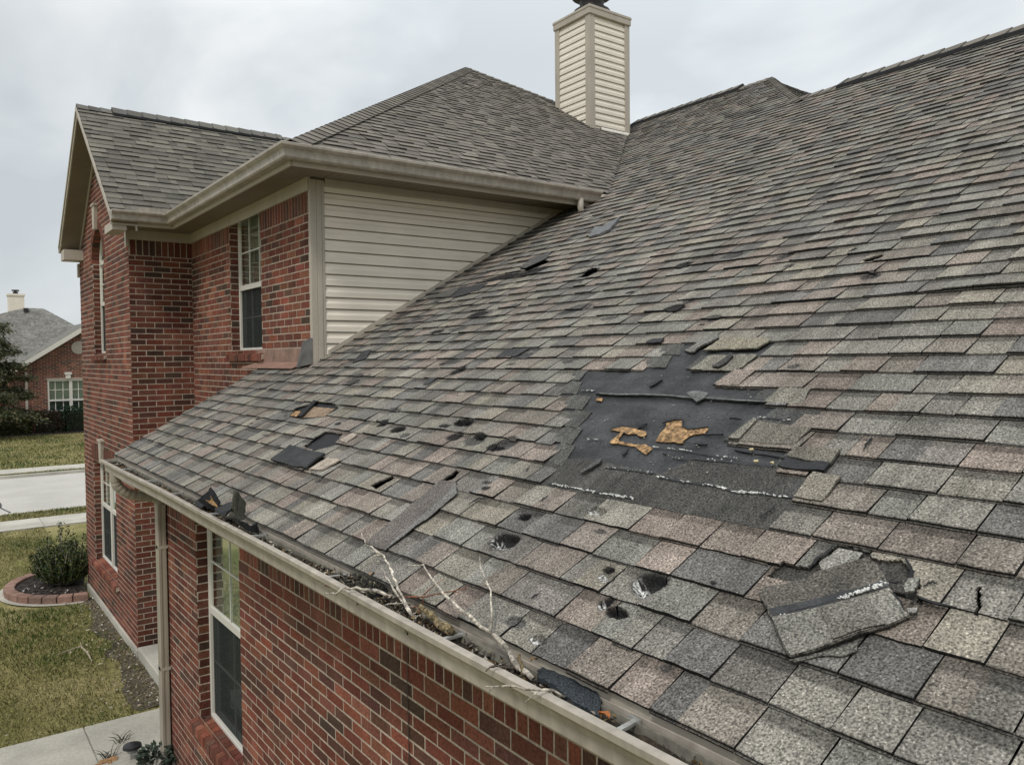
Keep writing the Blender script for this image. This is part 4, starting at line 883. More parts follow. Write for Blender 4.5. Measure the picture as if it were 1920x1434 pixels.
HP(mb, 'rake_board', M_TRIM); HP(sf, 'rake_soffit', M_SOF)
mb = MB(); gpath = [(1.80, 14.86), (6, 14.86)]; gutter('rear_gutter', gpath, [(0, 1), (0, 1)], 5.70)
# lower rake edge
mb = MB(); mb.hexa([(X0, 8.15, Z0-.06), (XW, 8.15, Z0-.06+(XW-X0)*t_m), (XW, 8.17, Z0-.06+(XW-X0)*t_m), (X0, 8.17, Z0-.06), (X0, 8.15, Z0-.004), (XW, 8.15, Z0-.004+(XW-X0)*t_m), (XW, 8.17, Z0-.004+(XW-X0)*t_m), (X0, 8.17, Z0-.004)]); HP(mb, 'rake_edge', M_TRIM)
# flashing by the corner
mb = MB(); z_ = Z0+(XW-X0)*t_m
mb.hexa([(XW-.012, 7.12, z_+.015), (XW-.003, 7.12, z_+.015), (XW-.003, 8.40, z_+.015), (XW-.012, 8.40, z_+.015), (XW-.012, 7.15, z_+.15), (XW-.003, 7.15, z_+.15), (XW-.003, 8.42, z_+.15), (XW-.012, 8.42, z_+.15)])
o = HP(mb, 'step_flashing', M_COPPER, label='copper brown flashing strip under the upstairs window')
mb = MB(); mb.hexa([(XW-.12, 7.16, z_-.04), (XW-.012, 7.10, z_+.012), (XW-.012, 8.40, z_+.012), (XW-.12, 8.62, z_-.04), (XW-.12, 7.16, z_-.03), (XW-.012, 7.10, z_+.02), (XW-.012, 8.40, z_+.02), (XW-.12, 8.62, z_-.03)]); HP(mb, 'flashing_apron', mat('copper_apron', col=(.36, .22, .17), rough=.5, metal=.3, mott=.2, mscale=8))
mb = MB(); mb.hexa([(XW-.03, YS-.02, z_+.0), (XW-.012, YS-.035, z_+.0), (XW-.012, 7.10, z_+.0), (XW-.10, 7.10, z_-.03), (XW-.02, YS-.02, z_+.24), (XW-.012, YS-.035, z_+.24), (XW-.012, 7.10, z_+.22), (XW-.03, 7.12, z_+.20)]); HP(mb, 'corner_flashing', M_FLASH)
# ---------------- chimney
ch = at(1107, 238, RWY.N, RWY.d); cxx, cyy = ch[0], ch[1]; wX = float(at(1178, 100, (0, 1, 0), cyy)[0]-cxx)-.03; wY = float(at(1043, 100, (1, 0, 0), cxx)[1]-cyy)-.03; zt = float(at(1104, 12, (1, 0, 0), cxx)[2])
zb = ch[2]-.6
chim = bpy.data.objects.new('chimney', None); ROOT.objects.link(chim); parent_to(chim, house); tag(chim, 'tall beige siding clad chimney with dark metal flue')
def CP(mb, name, m, sm=False): o = mb.build(name, m, smooth=sm); return parent_to(o, chim)
mb = MB(); siding(mb, Fr((cxx, cyy, 0), (1, 0, 0), (0, -1, 0)), .0, wX, zb, zt-.14, ex=.106); siding(mb, Fr((cxx, cyy, 0), (0, 1, 0), (-1, 0, 0)), 0, wY, zb, zt-.14, ex=.106)
mb.box(cxx+.002, cxx+wX-.002, cyy+.002, cyy+wY, zb-.5, zt-.12); CP(mb, 'siding', M_SID)
mb = MB(); c_ = .03
mb.box(cxx-c_, cxx+.075, cyy-c_, cyy-.001, zb, zt-.13); mb.box(cxx-c_, cxx-.001, cyy-c_+.03, cyy+.075, zb, zt-.13)
mb.box(cxx+wX-.075, cxx+wX+c_, cyy-c_, cyy-.001, zb, zt-.13); mb.box(cxx+wX+.001, cxx+wX+c_, cyy-c_+.03, cyy+.07, zb, zt-.13); mb.box(cxx-c_, cxx-.001, cyy+wY-.075, cyy+wY+c_, zb, zt-.13)
CP(mb, 'corner_trim', M_TRIM)
mb = MB(); mb.box(cxx-.05, cxx+wX+.05, cyy-.05, cyy+wY+.05, zt-.13, zt-.02); mb.box(cxx-.058, cxx+wX+.058, cyy-.058, cyy+wY+.058, zt-.04, zt); mb.box(cxx-.05, cxx+wX+.05, cyy-.05, cyy+wY+.05, zt-.002, zt+.01); bevel(CP(mb, 'chimney_cap', M_TRIM), .006)
mb = MB(); fx, fy = cxx+.5, cyy+.5
mb.tube([(fx, fy, zt), (fx, fy, zt+.16)], .25, 20); mb.tube([(fx, fy, zt+.155), (fx, fy, zt+.20)], [.30, .30], 20); mb.tube([(fx, fy, zt+.2), (fx, fy, zt+.42)], .2, 20); mb.tube([(fx, fy, zt+.44), (fx, fy, zt+.5)], [.33, .1], 20); CP(mb, 'flue', M_METAL)
mb = MB()   # white flashing line at base
mb.hexa([(cxx+.2, cyy-.06, ch[2]-.045), (cxx+wX, cyy-.06, ch[2]-.045), (cxx+wX, cyy-.031, ch[2]-.02), (cxx+.2, cyy-.031, ch[2]-.02), (cxx+.2, cyy-.06, ch[2]-.02), (cxx+wX, cyy-.06, ch[2]-.02), (cxx+wX, cyy-.031, ch[2]+.02), (cxx+.2, cyy-.031, ch[2]+.02)]); CP(mb, 'base_flashing', M_WIN)
# ---------------- downspout
def rect_tube(mb, pts, wx, wy, ax, ay):
    V_ = []; ax = np.array(ax, float); ay = np.array(ay, float)
    for p_, s_ in pts:
        p_ = np.array(p_, float); n_ = 12
        for (sx, sy) in ((-1, -.8), (-.8, -1), (-.3, -1), (-.25, -.9), (.25, -.9), (.3, -1), (.8, -1), (1, -.8), (1, .8), (.8, 1), (-.8, 1), (-1, .8)): V_.append(p_+ax*sx*wx*s_+ay*sy*wy*s_)
    n = 12; F_ = []
    for i in range(len(pts)-1):
        for k in range(n): k2_ = (k+1) % n; F_.append((i*n+k, i*n+k2_, (i+1)*n+k2_, (i+1)*n+k))
    mb.add(V_, F_)
mb = MB(); dy = 7.95; XD = XN-.052
ctl = [(GX-.05, dy, ZG-.10), (GX-.05, dy, ZG-.17), (GX-.035, dy, ZG-.235), (GX+.03, dy, ZG-.30), (GX+.12, dy, ZG-.34), (XD-.06, dy, ZG-.37), (XD-.012, dy, ZG-.40), (XD, dy, ZG-.45), (XD, dy, ZG-.50)]
fine_ = []
for i in range(len(ctl)-1):
    for j in range(4): fine_.append(tuple(ctl[i][q]+(ctl[i+1][q]-ctl[i][q])*j/4 for q in range(3)))
fine_.append(ctl[-1])
mb.tube(fine_, [.046 if (k % 2 or k < 5 or k > 28) else .0425 for k in range(len(fine_))], 14)
rect_tube(mb, [((XD, dy, ZG-.44), 1.04), ((XD, dy, ZG-.50), 1.04), ((XD, dy, ZG-.505), 1), ((XD, dy, 1.4), 1), ((XD, dy, .5), 1), ((XD, dy, .1), 1)], .040, .052, (1, 0, 0), (0, 1, 0))
ds = HP(mb, 'downspout', mat('downspout_enamel', col=(.33, .295, .24), rough=.45, mott=.12, mscale=3, spec=.4))
mb = MB(); 
for z in (2.05, .9): mb.box(XN-.092, XN-.003, dy-.053, dy+.053, z, z+.028)
mb.build('pipe_strap', M_TRIM, ds)
mb = MB(); mb.box(XL-.02, 2.75, 8.1, Y2-.03, -.02, .17); o = bevel(mb.build('porch_step', M_CONC), .012, 2); tag(o, 'low concrete step beside the foot of the downspout', 'step')
# ================================================================== GROUND
def lawn_mat():
    m = bpy.data.materials.new('lawn_turf'); m.use_nodes = True; t = m.node_tree; n = t.nodes; L = t.links; b = n['Principled BSDF']; b.inputs['Roughness'].default_value = 1; b.inputs['Specular IOR Level'].default_value = .1
    tcn = n.new('ShaderNodeTexCoord'); a = n.new('ShaderNodeTexNoise'); a.inputs['Scale'].default_value = .55; a.inputs['Detail'].default_value = 6; L.new(tcn.outputs['Object'], a.inputs[0])
    r = n.new('ShaderNodeValToRGB'); e = r.color_ramp.elements; e[0].position = .36; e[0].color = (.100, .105, .034, 1); e[1].position = .62; e[1].color = (.27, .235, .11, 1); x = e.new(.48); x.color = (.175, .165, .062, 1)
    L.new(a.outputs[0], r.inputs[0]); a2 = n.new('ShaderNodeTexNoise'); a2.inputs['Scale'].default_value = 28; a2.inputs['Detail'].default_value = 4; L.new(tcn.outputs['Object'], a2.inputs[0])
    q = n.new('ShaderNodeMapRange'); q.inputs['From Min'].default_value = .3; q.inputs['From Max'].default_value = .7; q.inputs['To Min'].default_value = .55; q.inputs['To Max'].default_value = 1.4; L.new(a2.outputs[0], q.inputs[0])
    v = n.new('ShaderNodeVectorMath'); v.operation = 'SCALE'; L.new(r.outputs[0], v.inputs[0]); L.new(q.outputs[0], v.inputs['Scale']); L.new(v.outputs[0], b.inputs['Base Color']); return m
M_LAWN = lawn_mat()
def sheet(name, x0, x1, y0, y1, z, m, label=None):
    mb = MB(); mb.add([(x0, y0, z), (x1, y0, z), (x1, y1, z), (x0, y1, z)], [(0, 1, 2, 3)]); o = mb.build(name, m); o['kind'] = 'structure'; return o
g = sheet('ground', -1500, 1500, -1500, 1500, -.075, M_LAWN)
for (ya_, yb_) in ((22.4, 23.46), (31.35, 32.0), (33.3, 50.5), (50.5, 400)): sheet('lawn', -90, 140, ya_, yb_, -.002, M_LAWN)
for (xa_, xb_) in ((-90, -11.9), (15.9, 140)): sheet('lawn', xa_, xb_, 9.22, 21.15, -.002, M_LAWN)
sheet('lawn', -90, 140, -60, 7.74, -.002, M_LAWN)
# yards as gently uneven ground
mb = MB(); nx, ny = 60, 80; V_ = []
for j in range(ny+1):
    for i in range(nx+1):
        x = -12+28*i/nx; y = 9.22+(21.1-9.22)*j/ny; V_.append((x, y, .035*wob(x, y, .8, 1)*(min(1, (y-9.22)/1.0))*min(1, (21.1-y)/1)+.004))
mb.add(V_, [(j*(nx+1)+i, j*(nx+1)+i+1, (j+1)*(nx+1)+i+1, (j+1)*(nx+1)+i) for j in range(ny) for i in range(nx)]); lo = mb.build('lawn', M_LAWN, smooth=True); lo['kind'] = 'structure'
def slab_path(name, y0, y1, z, joints, x0=-40, x1=60, m=M_CONC, th=.05, gap=.012):
    mb = MB(); xs = sorted(joints); e = [x0]+xs+[x1]
    for i in range(len(e)-1): mb.box(e[i]+gap/2, e[i+1]-gap/2, y0, y1, z-th, z)
    mb.box(x0, x1, y0+.005, y1-.005, z-th-.01, z-.02)
    o = bevel(mb.build(name, m), .006); o['kind'] = 'structure'; return o
M_WALK = mat('walkway_concrete', col=(.345, .335, .29), rough=.95, grain=.10, gscale=60, mott=.28, mscale=1.4, bump=.5, bscale=50)
slab_path('walkway', 7.75, 9.20, .03, [-3.4, -1.9, -.35, 1.22])
slab_path('sidewalk', 21.15, 22.4, .03, [k*1.5+.63 for k in range(-20, 30)], m=M_CONC)
slab_path('sidewalk', 32.0, 33.3, .03, [k*1.5 for k in range(-20, 40)])
r_ = sheet('street', -80, 120, 23.6, 31.2, -.04, M_ASPH); 
mb = MB(); mb.box(-80, 120, 23.45, 23.62, -.1, .02); o = mb.build('kerb', M_CONC); o['kind'] = 'structure'
mb = MB(); mb.box(-80, 120, 31.18, 31.36, -.1, .05); o = mb.build('kerb', M_CONC); o['kind'] = 'structure'
mb = MB(); pl = [(1.3+.35*k/14+.05*math.sin(k*1.7), 29.5-k*.45, -.034) for k in range(15)]
for i in range(14): a, b = np.array(pl[i]), np.array(pl[i+1]); mb.add([a-[.02, 0, 0], a+[.02, 0, 0], b+[.02, 0, 0], b-[.02, 0, 0]], [(0, 1, 2, 3)])
parent_to(mb.build('tar_joint', M_TAR), r_)
# grass blades
def grass(name, regs, label):
    mb = MB(); 
    for (x0, x1, y0, y1, n, h0, h1, w_) in regs:
        for _ in range(n):
            x = random.uniform(x0, x1); y = y0+(y1-y0)*random.random()**1.0
            bed = math.hypot(x-1.9, (y-15.2)*.9) < 1.2
            dirt = max(0, 1-abs(x-(XL-.25))/.55)*(y < 14.3)*(1 if y < 13.5 else .5)
            if bed or random.random() < dirt*.62: continue
            gn = wob(x, y, .55, 3)+.4*wob(x, y, 2.5, 4); h = random.uniform(h0, h1)*(1+.5*gn)
            an = random.uniform(0, 6.283); ln = random.uniform(.2, 1.1)*h; dx, dy = math.cos(an), math.sin(an); px_, py_ = -dy*w_, dx*w_
            if gn > .22: c = (.085, .115, .028)
            elif gn > -.08: c = (.155, .155, .052)
            else: c = (.23, .205, .085)
            if random.random() < .22: c = (.30, .26, .13)
            j = random.uniform(.6, 1.35); c = tuple(q*j for q in c)
            z = .035*wob(x, y, .8, 1)*(9.4 < y < 21)
            mb.add([(x-px_, y-py_, z-.005), (x+px_, y+py_, z-.005), (x+dx*ln*.5+px_*.7, y+dy*ln*.5+py_*.7, z+h*.7), (x+dx*ln, y+dy*ln, z+h)], [(0, 1, 2), (0, 2, 3)], c)
    o = mb.build(name, M_LEAF); o['kind'] = 'stuff'; o['label'] = label; o['category'] = 'grass'; return o
grass('grass', [(-1.2, 2.1, 9.22, 13.0, 26000, .02, .06, .004), (-.8, 2.1, 13, 21.1, 26000, .025, .06, .006)], 'short yellow green lawn grass beside the brick house')
grass('grass', [(-.5, 4.5, 22.45, 23.44, 5000, .03, .07, .009), (0, 5.5, 31.4, 31.95, 2500, .03, .07, .012), (0, 9, 33.4, 48, 22000, .03, .08, .018)], 'lawn and verge grass across and along the street')
# leaf litter and bare soil along the wall
mb = MB(); V_ = []; n = 40
for i in range(n+1):
    y = 9.3+(14.2-9.3)*i/n; w_ = .20+.16*wob(y, 0, 1.3, 2)+.06*wob(y, 0, 7, 2)+.08*(y < 11.5); V_ += [(XL-w_, y, .012+.035*wob(XL-w_, y, .8, 1)), (XL+.01, y, .03)]
mb.add(V_, [(2*i, 2*i+1, 2*i+3, 2*i+2) for i in range(n)]); o = mb.build('soil', mat('bare_soil', col=(.095, .08, .058), rough=1, grain=.5, gscale=35, mott=.4, mscale=4, bump=1, bscale=25)); o['kind'] = 'structure'
def scatter(name, n, fn, cols, s0, s1, label, cat, flat=.4):
    mb = MB()
    for _ in range(n):
        x, y, z = fn(); s_ = random.uniform(s0, s1); a = random.uniform(0, 6.28); c = random.choice(cols); j = random.uniform(.6, 1.3)
        u = np.array([math.cos(a), math.sin(a), random.uniform(-flat, flat)]); v = np.array([-math.sin(a), math.cos(a), random.uniform(-flat, flat)])*random.uniform(.3, .7); p_ = np.array([x, y, z])
        k = np.array([0, 0, s_*.25])
        mb.add([p_-u*s_, p_-v*s_*.7+k*.3, p_+u*s_, p_+v*s_*.7+k], [(0, 1, 2), (0, 2, 3)], tuple(q*j for q in c))
    o = mb.build(name, M_LEAF); o['kind'] = 'stuff'; o['label'] = label; o['category'] = cat; return o
DRY = [(.30, .24, .16), (.42, .38, .30), (.20, .14, .08), (.14, .10, .06), (.5, .47, .4)]
def f_wall():
    y = random.uniform(9.3, 14.3); return (XL-.04-abs(random.gauss(0, .26)), y, .03+random.random()*.02)
scatter('leaf_litter', 800, f_wall, DRY, .008, .028, 'dry leaves and bark chips strewn along the foot of the brick wall', 'leaves')
scatter('fallen_leaves', 220, lambda: (random.uniform(-.6, 2), random.uniform(9.3, 20), .04), DRY, .012, .03, 'scattered dry leaves on the lawn', 'leaves')
# --- fallen branch on the lawn
def gp(px, py, z=0.0): return at(px, py, (0, 0, 1), z)
mb = MB(); pts = [gp(105, 1228, .03), gp(125, 1220, .05), gp(145, 1213, .06), gp(153, 1212, .06), gp(163, 1222, .05), gp(168, 1230, .04), gp(173, 1241, .03)]
mb.tube(pts, [.004, .006, .008, .009, .01, .009, .006], 6, jit=.15); mb.tube([pts[3], gp(150, 1203, .05)], [.005, .003], 5)
tag(mb.build('fallen_branch', mat('pale_stick', col=(.38, .32, .25), rough=.9, grain=.3, gscale=60)), 'thin bent stick lying on the lawn near the brick wall', 'branch')
# --- planting bed: mulch, brick edging blocks, shrub
bx, by, RX, RY = 2.0, 15.25, 1.06, 1.10
def bedpt(t, k=1.0): return (bx-RX*k*math.sin(t)**1.0, by-RY*k*math.cos(t))
mb = MB(); n = 40; V_ = [(bx+.1, by, .10)]
for i in range(n+1):
    t = math.pi*i/n; x, y = bedpt(t, .93); V_.append((x, y, .075))
for i in range(n+1):
    t = math.pi*i/n; x, y = bedpt(t, .5); V_.append((x, y, .10+.03*wob(x, y, 3, 2)))
mb.add(V_, [(0, n+2+i, n+3+i) for i in range(n)]+[(n+2+i, 1+i, 2+i, n+3+i) for i in range(n)]); o = mb.build('mulch', M_SOIL); tag(o, 'dark mulch filling the brick edged bed', 'mulch', kind='stuff')
scatter('bark_chips', 500, lambda: (lambda t, k: (bedpt(t, k)[0], bedpt(t, k)[1], .105))(random.uniform(0, math.pi), math.sqrt(random.random())*.88), [(.05, .04, .035), (.09, .07, .06), (.03, .025, .02)], .015, .045, 'dark bark chips on the mulch of the planting bed', 'bark chips')
scatter('pale_stones', 30, lambda: (lambda t, k: (bedpt(t, k)[0], bedpt(t, k)[1], .115))(random.uniform(.2, 1.6), random.uniform(.55, .85)), [(.3, .29, .28), (.2, .19, .18), (.42, .40, .38)], .015, .035, 'pale stones and chips on the mulch beside the shrub', 'stones', .9)
M_PAV = mat('paver_block', attr=True, rough=.95, grain=.25, gscale=50, mott=.2, mscale=6, bump=.6, bscale=50)
nb = 15; labs = []
for i in range(nb):
    t0 = math.pi*(i+.03)/nb; t1 = math.pi*(i+.97)/nb; P = []
    c = random.choice([(.24, .145, .115), (.22, .13, .10), (.27, .165, .13), (.20, .13, .105)])
    for z in (-.04, .125):
        for (t, k) in ((t0, 1.02), (t1, 1.02), (t1, .87), (t0, .87)): x, y = bedpt(t, k); P.append((x, y, z))
    mb = MB(); mb.hexa(P, c); o = bevel(mb.build('edging_block', M_PAV), .012, 2)
    tag(o, 'reddish concrete edging block curving round the shrub bed', 'edging block', 'edging blocks round the shrub bed')
mb = MB(); n = 40; V_ = []
for i in range(n+1):
    t = math.pi*i/n*.7-.02; x, y = bedpt(t, 1.10); x2, y2 = bedpt(t, 1.0); V_ += [(x, y, .018), (x2, y2, .02)]
mb.add(V_, [(2*i, 2*i+1, 2*i+3, 2*i+2) for i in range(n)]); o = mb.build('footing_strip', M_CONC); o['kind'] = 'structure'
def leaf_quad(mb, p_, d, s_, wd, c):
    d = np.array(d, float); d /= np.linalg.norm(d)+1e-9; r = np.array([random.gauss(0, 1) for _ in range(3)]); s2 = np.cross(d, r); s2 /= np.linalg.norm(s2)+1e-9
    mb.add([p_, p_+d*s_*.5+s2*wd, p_+d*s_, p_+d*s_*.5-s2*wd], [(0, 1, 2, 3)], c)
def shrub():
    root = empty('shrub', (1.75, 15.15, .1), 'dark green upright shrub growing in the brick edged bed', 'shrub')
    L_, S_ = MB(), MB(); c0 = np.array([1.78, 15.15, .10])
    for sprig in range(250):
        an = random.uniform(0, 6.283); r = math.sqrt(random.random()); hh = .70*(1-.34*r*r)*random.uniform(.5, 1.1)*(1.38 if sprig % 9 == 0 else 1); sp = .40*r
        base = c0+np.array([math.cos(an)*.12*r, math.sin(an)*.12*r, 0]); mid = c0+np.array([math.cos(an)*sp*.95, math.sin(an)*sp*.95, hh*.45]); tip = c0+np.array([math.cos(an)*sp*1.15+random.gauss(0, .04), math.sin(an)*sp*1.15+random.gauss(0, .04), hh])
        pts = [base+(mid-base)*f for f in (0, .5, 1)]+[mid+(tip-mid)*f for f in (.5, 1)]
        S_.tube(pts, [.008, .006, .005, .004, .002], 4, cap=False)
        for k in range(75):
            f = .18+.82*random.random()**.85; q = f*4; i = min(3, int(q)); p_ = np.array(pts[i])+(np.array(pts[i+1])-np.array(pts[i]))*(q-i)+np.array([random.gauss(0, .018) for _ in range(3)])
            a2 = random.uniform(0, 6.283); d = (math.cos(a2), math.sin(a2), random.uniform(.2, 1.4))
            j = random.uniform(.55, 1.5); c = (.030*j, .052*j, .016*j) if random.random() < .72 else (.12*j, .13*j, .035*j)
            leaf_quad(L_, p_, d, random.uniform(.03, .055), .0115, c)
    parent_to(L_.build('foliage', M_LEAF), root); parent_to(S_.build('stem', M_BARK), root)
shrub()
# --- solar path light and low plants by the walkway
sp = gp(242, 1430, 0); 
mb = MB(); root = empty('solar_light', (sp[0], sp[1], 0), 'small black solar path light standing by the walkway near the downspout', 'garden light')
tp_ = at(248, 1398, (0, 1, 0), sp[1]+.0); 
parent_to((lambda m: (m.tube([(sp[0], sp[1], -.02), (tp_[0], tp_[1], tp_[2])], .007, 8), m.build('stake', M_ALU))[1])(MB()), root)
m_ = MB(); m_.tube([(tp_[0], tp_[1], tp_[2]-.055), (tp_[0], tp_[1], tp_[2]-.01)], [.045, .06], 16); parent_to(m_.build('lens', mat('lamp_lens', col=(.3, .3, .3), rough=.3)), root)
m_ = MB(); m_.tube([(tp_[0], tp_[1], tp_[2]-.012), (tp_[0], tp_[1], tp_[2]+.012), (tp_[0], tp_[1], tp_[2]+.035)], [.085, .08, .02], 18); parent_to(m_.build('cap', M_BLACK), root)
mb = MB(); P0 = gp(262, 1432, 0); mb.box(1.15, XN-.02, 7.0, 7.78, -.02, .015); o = mb.build('soil', M_SOIL); o['kind'] = 'structure'
def low_plant(c, n, r, h, pal, label, wd=.02, ls=.07):
    mb = MB()
    for _ in range(n):
        a = random.uniform(0, 6.28); rr = r*math.sqrt(random.random()); p_ = np.array([c[0]+math.cos(a)*rr, c[1]+math.sin(a)*rr, .02+h*random.random()*(1-.5*rr/r)])
        j = random.uniform(.6, 1.4); k = random.choice(pal); leaf_quad(mb, p_, (math.cos(a), math.sin(a), random.uniform(-.1, .9)), ls*random.uniform(.6, 1.2), wd, tuple(q*j for q in k))
    return tag(mb.build('low_plant', M_LEAF), label, 'plant')
low_plant((1.66, 7.93, 0), 220, .16, .20, [(.03, .045, .03), (.045, .06, .045)], 'dark low leafy plant hugging the downspout')
for (px, py, l) in ((205, 1425, 'grassy tuft at the left edge of the corner bed'), (228, 1395, 'spiky dry tuft just left of the solar light')):
    q = gp(px, py, 0); mb = MB()
    for _ in range(16):
        a = random.uniform(0, 6.28); b = np.array([q[0]+random.gauss(0, .02), q[1]+random.gauss(0, .02), 0]); L2 = random.uniform(.1, .2); d = np.array([math.cos(a)*.7, math.sin(a)*.7, .7])
        mb.tube([b, b+d*L2*.5+[0, 0, .03], b+d*L2], [.004, .003, .001], 4, (.045, .045, .025))
    tag(mb.build('grass_tuft', M_LEAF), l, 'plant')
q = gp(203, 1432, 0); mb = MB()
for k in range(7): mb.tube([(q[0]+random.gauss(0, .05), q[1]+random.gauss(0, .04), .01), (q[0]+random.gauss(0, .05)+.03, q[1]+random.gauss(0, .04), .03)], [.03, .02], 7, (.34, .2, .1), jit=.3)
tag(mb.build('stone_chip', M_PAV), 'orange tan stone chips at the walkway edge by the solar light', 'stone')
# ================================================================== NEIGHBOUR HOUSE
def neighbour():
    h = empty('neighbour_house', (8, 52, 0), 'single storey brick house across the street with grey hip roof and gable', 'house')
    YN = 50.5
    F = Fr((0, YN, 0), (1, 0, 0), (0, -1, 0)); s = YN/52.0
    k = lambda v: v
    def B(mb, n, m, p=h, l=None): o = mb.build(n, m); parent_to(o, p); (o.__setitem__('label', l) if l else None); return o
    wb_, mo_ = MB(), MB()
    x0, xg, zg = 3.62, 7.6, 6.0     # gable wall left end, apex x, apex z
    ze = 3.25; tg = (zg-ze)/(xg-x0+.1)
    win = (5.38, 7.66, .55, 2.86)
    brick_wall(wb_, mo_, F, x0, 2*xg-x0, 0, zg-.1, h=.10, L=.30, g=.014, holes=[win], top=lambda z: (xg-(zg-.1-z)/tg, xg+(zg-.1-z)/tg) if z > ze-.3 else (-99, 99))
    brick_wall(wb_, mo_, Fr((0, YN+2.2, 0), (1, 0, 0), (0, -1, 0)), -6, x0, 0, 2.9, h=.10, L=.30, g=.014)
    brick_wall(wb_, mo_, Fr((x0, YN, 0), (0, 1, 0), (-1, 0, 0)), 0, 2.2, 0, 3.0, h=.10, L=.30, g=.014)
    B(wb_, 'brick_wall', M_BRICK); B(mo_, 'mortar', M_MORT)
    def win_(a0, a1, z0, z1):
        r = bpy.data.objects.new('window', None); ROOT.objects.link(r); parent_to(r, h)
        f = MB()
        for (x, y) in ((a0, a0+.09), (a1-.09, a1), ((a0+a1)/2-.08, (a0+a1)/2+.08)): F.box(f, x, y, z0, z1, -.12, -.02)
        F.box(f, a0, a1, z0, z0+.09, -.11, -.01); F.box(f, a0, a1, z1-.09, z1, -.11, -.01); zm = (z0+z1)/2; F.box(f, a0, a1, zm-.05, zm+.05, -.11, -.015)
        for b0, b1 in ((a0, (a0+a1)/2), ((a0+a1)/2, a1)):
            for q in (1, 2): c = b0+(b1-b0)*q/3; F.box(f, c-.018, c+.018, z0, z1, -.108, -.075)
            for c in ((zm+z1)/2, (zm+z0)/2): F.box(f, b0, b1, c-.018, c+.018, -.106, -.077)
        B(f, 'frame', M_WIN, r); g_ = MB(); g_.add([F.p(a0, z0, -.11), F.p(a1, z0, -.11), F.p(a1, z1, -.11), F.p(a0, z1, -.11)], [(0, 1, 2, 3)]); B(g_, 'pane', M_GLASS, r)
        g_ = MB(); g_.add([F.p(a0, z0, -.2), F.p(a1, z0, -.2), F.p(a1, zm, -.2), F.p(a0, zm, -.2)], [(0, 1, 2, 3)]); B(g_, 'dark_blind', mat('grey_blind', col=(.12, .15, .14)), r)
        g_ = MB(); g_.add([F.p(a0, zm, -.2), F.p(a1, zm, -.2), F.p(a1, z1, -.2), F.p(a0, z1, -.2)], [(0, 1, 2, 3)]); B(g_, 'blind', M_BLIND, r)
    win_(*win)
    m_ = MB(); F.box(m_, 6.27, 6.52, 2.9, 3.15, 0, .08); F.box(m_, 6.22, 6.57, 3.12, 3.25, 0, .1); B(m_, 'keystone', M_WIN)
    m_ = MB(); F.box(m_, 5.3, 7.74, 2.87, 2.93, 0, .03); B(m_, 'lintel', M_TRIM)
    m_ = MB(); m_.tube([F.p(6.95, 4.62, 0), F.p(6.95, 4.62, .05)], [.36, .36], 24); B(m_, 'gable_vent', M_TRIM)
    m_ = MB(); F.box(m_, 4.32, 4.44, 0, 3.3, .02, .12); B(m_, 'downspout', M_TRIM)
    # gable roof
    R1 = Roof((xg-4.35, YN-.45, zg-4.35*tg+.12), (0, 1, 0), (1, 0, 0), tg)
    m_ = MB(); kk_ = math.sqrt(1+tg*tg); m_.add([R1.p(0, 0), R1.p(9, 0), R1.p(9, 4.35*kk_), R1.p(0, 4.35*kk_), R1.p(0, 0, -.2), R1.p(0, 4.35*kk_, -.2)], [(0, 1, 2, 3), (0, 3, 5, 4)], (.17, .165, .15))
    pk = [(xg+4.35, YN-.45, zg-4.35*tg+.12), (xg+4.35, YN+8.5, zg-4.35*tg+.12), (xg, YN+8.5, zg+.12), (xg, YN-.45, zg+.12)]; m_.add(pk, [(0, 1, 2, 3)], (.17, .165, .15))
    # hip main roof: eave x from -8 to 14, y from YN+1.4 to YN+13
    e = 2.95; ya, yb, xa, xb = YN+1.6, YN+11.6, -7.0, 12.0; rz = 7.15
    A = (5.0, YN+6.4, rz); Bq = (5.7, YN+6.4, rz)
    A0 = (-2.3, YN+6.6, 5.6)
    m_.add([(xa, ya, e), (xb, ya, e), (xb, yb, e), (xa, yb, e), A, (6.0, YN+6.6, rz), (-3.5, YN+6.6, 4.6)], [(0, 1, 5, 4, 6), (1, 2, 5), (0, 6, 3), (3, 6, 4, 5, 2)], (.185, .18, .165))
    o = B(m_, 'roof', mat('neighbour_shingles', attr=True, rough=.95, grain=.3, gscale=9, gdetail=3, mott=.15, mscale=1.5, streak=((1, 1, 7), 2.2, .25)))
    m_ = MB(); 
    for sg in (-1, 1): m_.hexa([(xg, YN-.47, zg-.18), (xg, YN-.43, zg-.18), (xg+sg*4.4, YN-.43, zg-.18-4.4*tg), (xg+sg*4.4, YN-.47, zg-.18-4.4*tg), (xg, YN-.47, zg+.10), (xg, YN-.43, zg+.10), (xg+sg*4.4, YN-.43, zg+.10-4.4*tg), (xg+sg*4.4, YN-.47, zg+.10-4.4*tg)])
    B(m_, 'rake_board', M_WIN)
    m_ = MB(); m_.box(xa, x0, ya-.12, ya, e-.15, e); B(m_, 'gutter', M_WIN)
    m_ = MB(); m_.box(4.15, 4.98, YN+6.5, YN+7.3, 4.5, 7.95); m_.box(4.10, 5.03, YN+6.45, YN+7.35, 7.88, 8.0); c2 = B(m_, 'chimney', M_SID)
    m_ = MB(); m_.tube([(4.56, YN+6.9, 7.98), (4.56, YN+6.9, 8.14)], .14, 12); m_.tube([(4.56, YN+6.9, 8.18), (4.56, YN+6.9, 8.26)], .2, 12); m_.tube([(4.56, YN+6.9, 8.12), (4.56, YN+6.9, 8.2)], .07, 8); B(m_, 'flue', M_METAL, c2)
    m_ = MB(); m_.box(4.9, 5.15, YN+6.1, YN+6.4, 6.9, 7.12); B(m_, 'roof_vent', M_METAL)
neighbour()
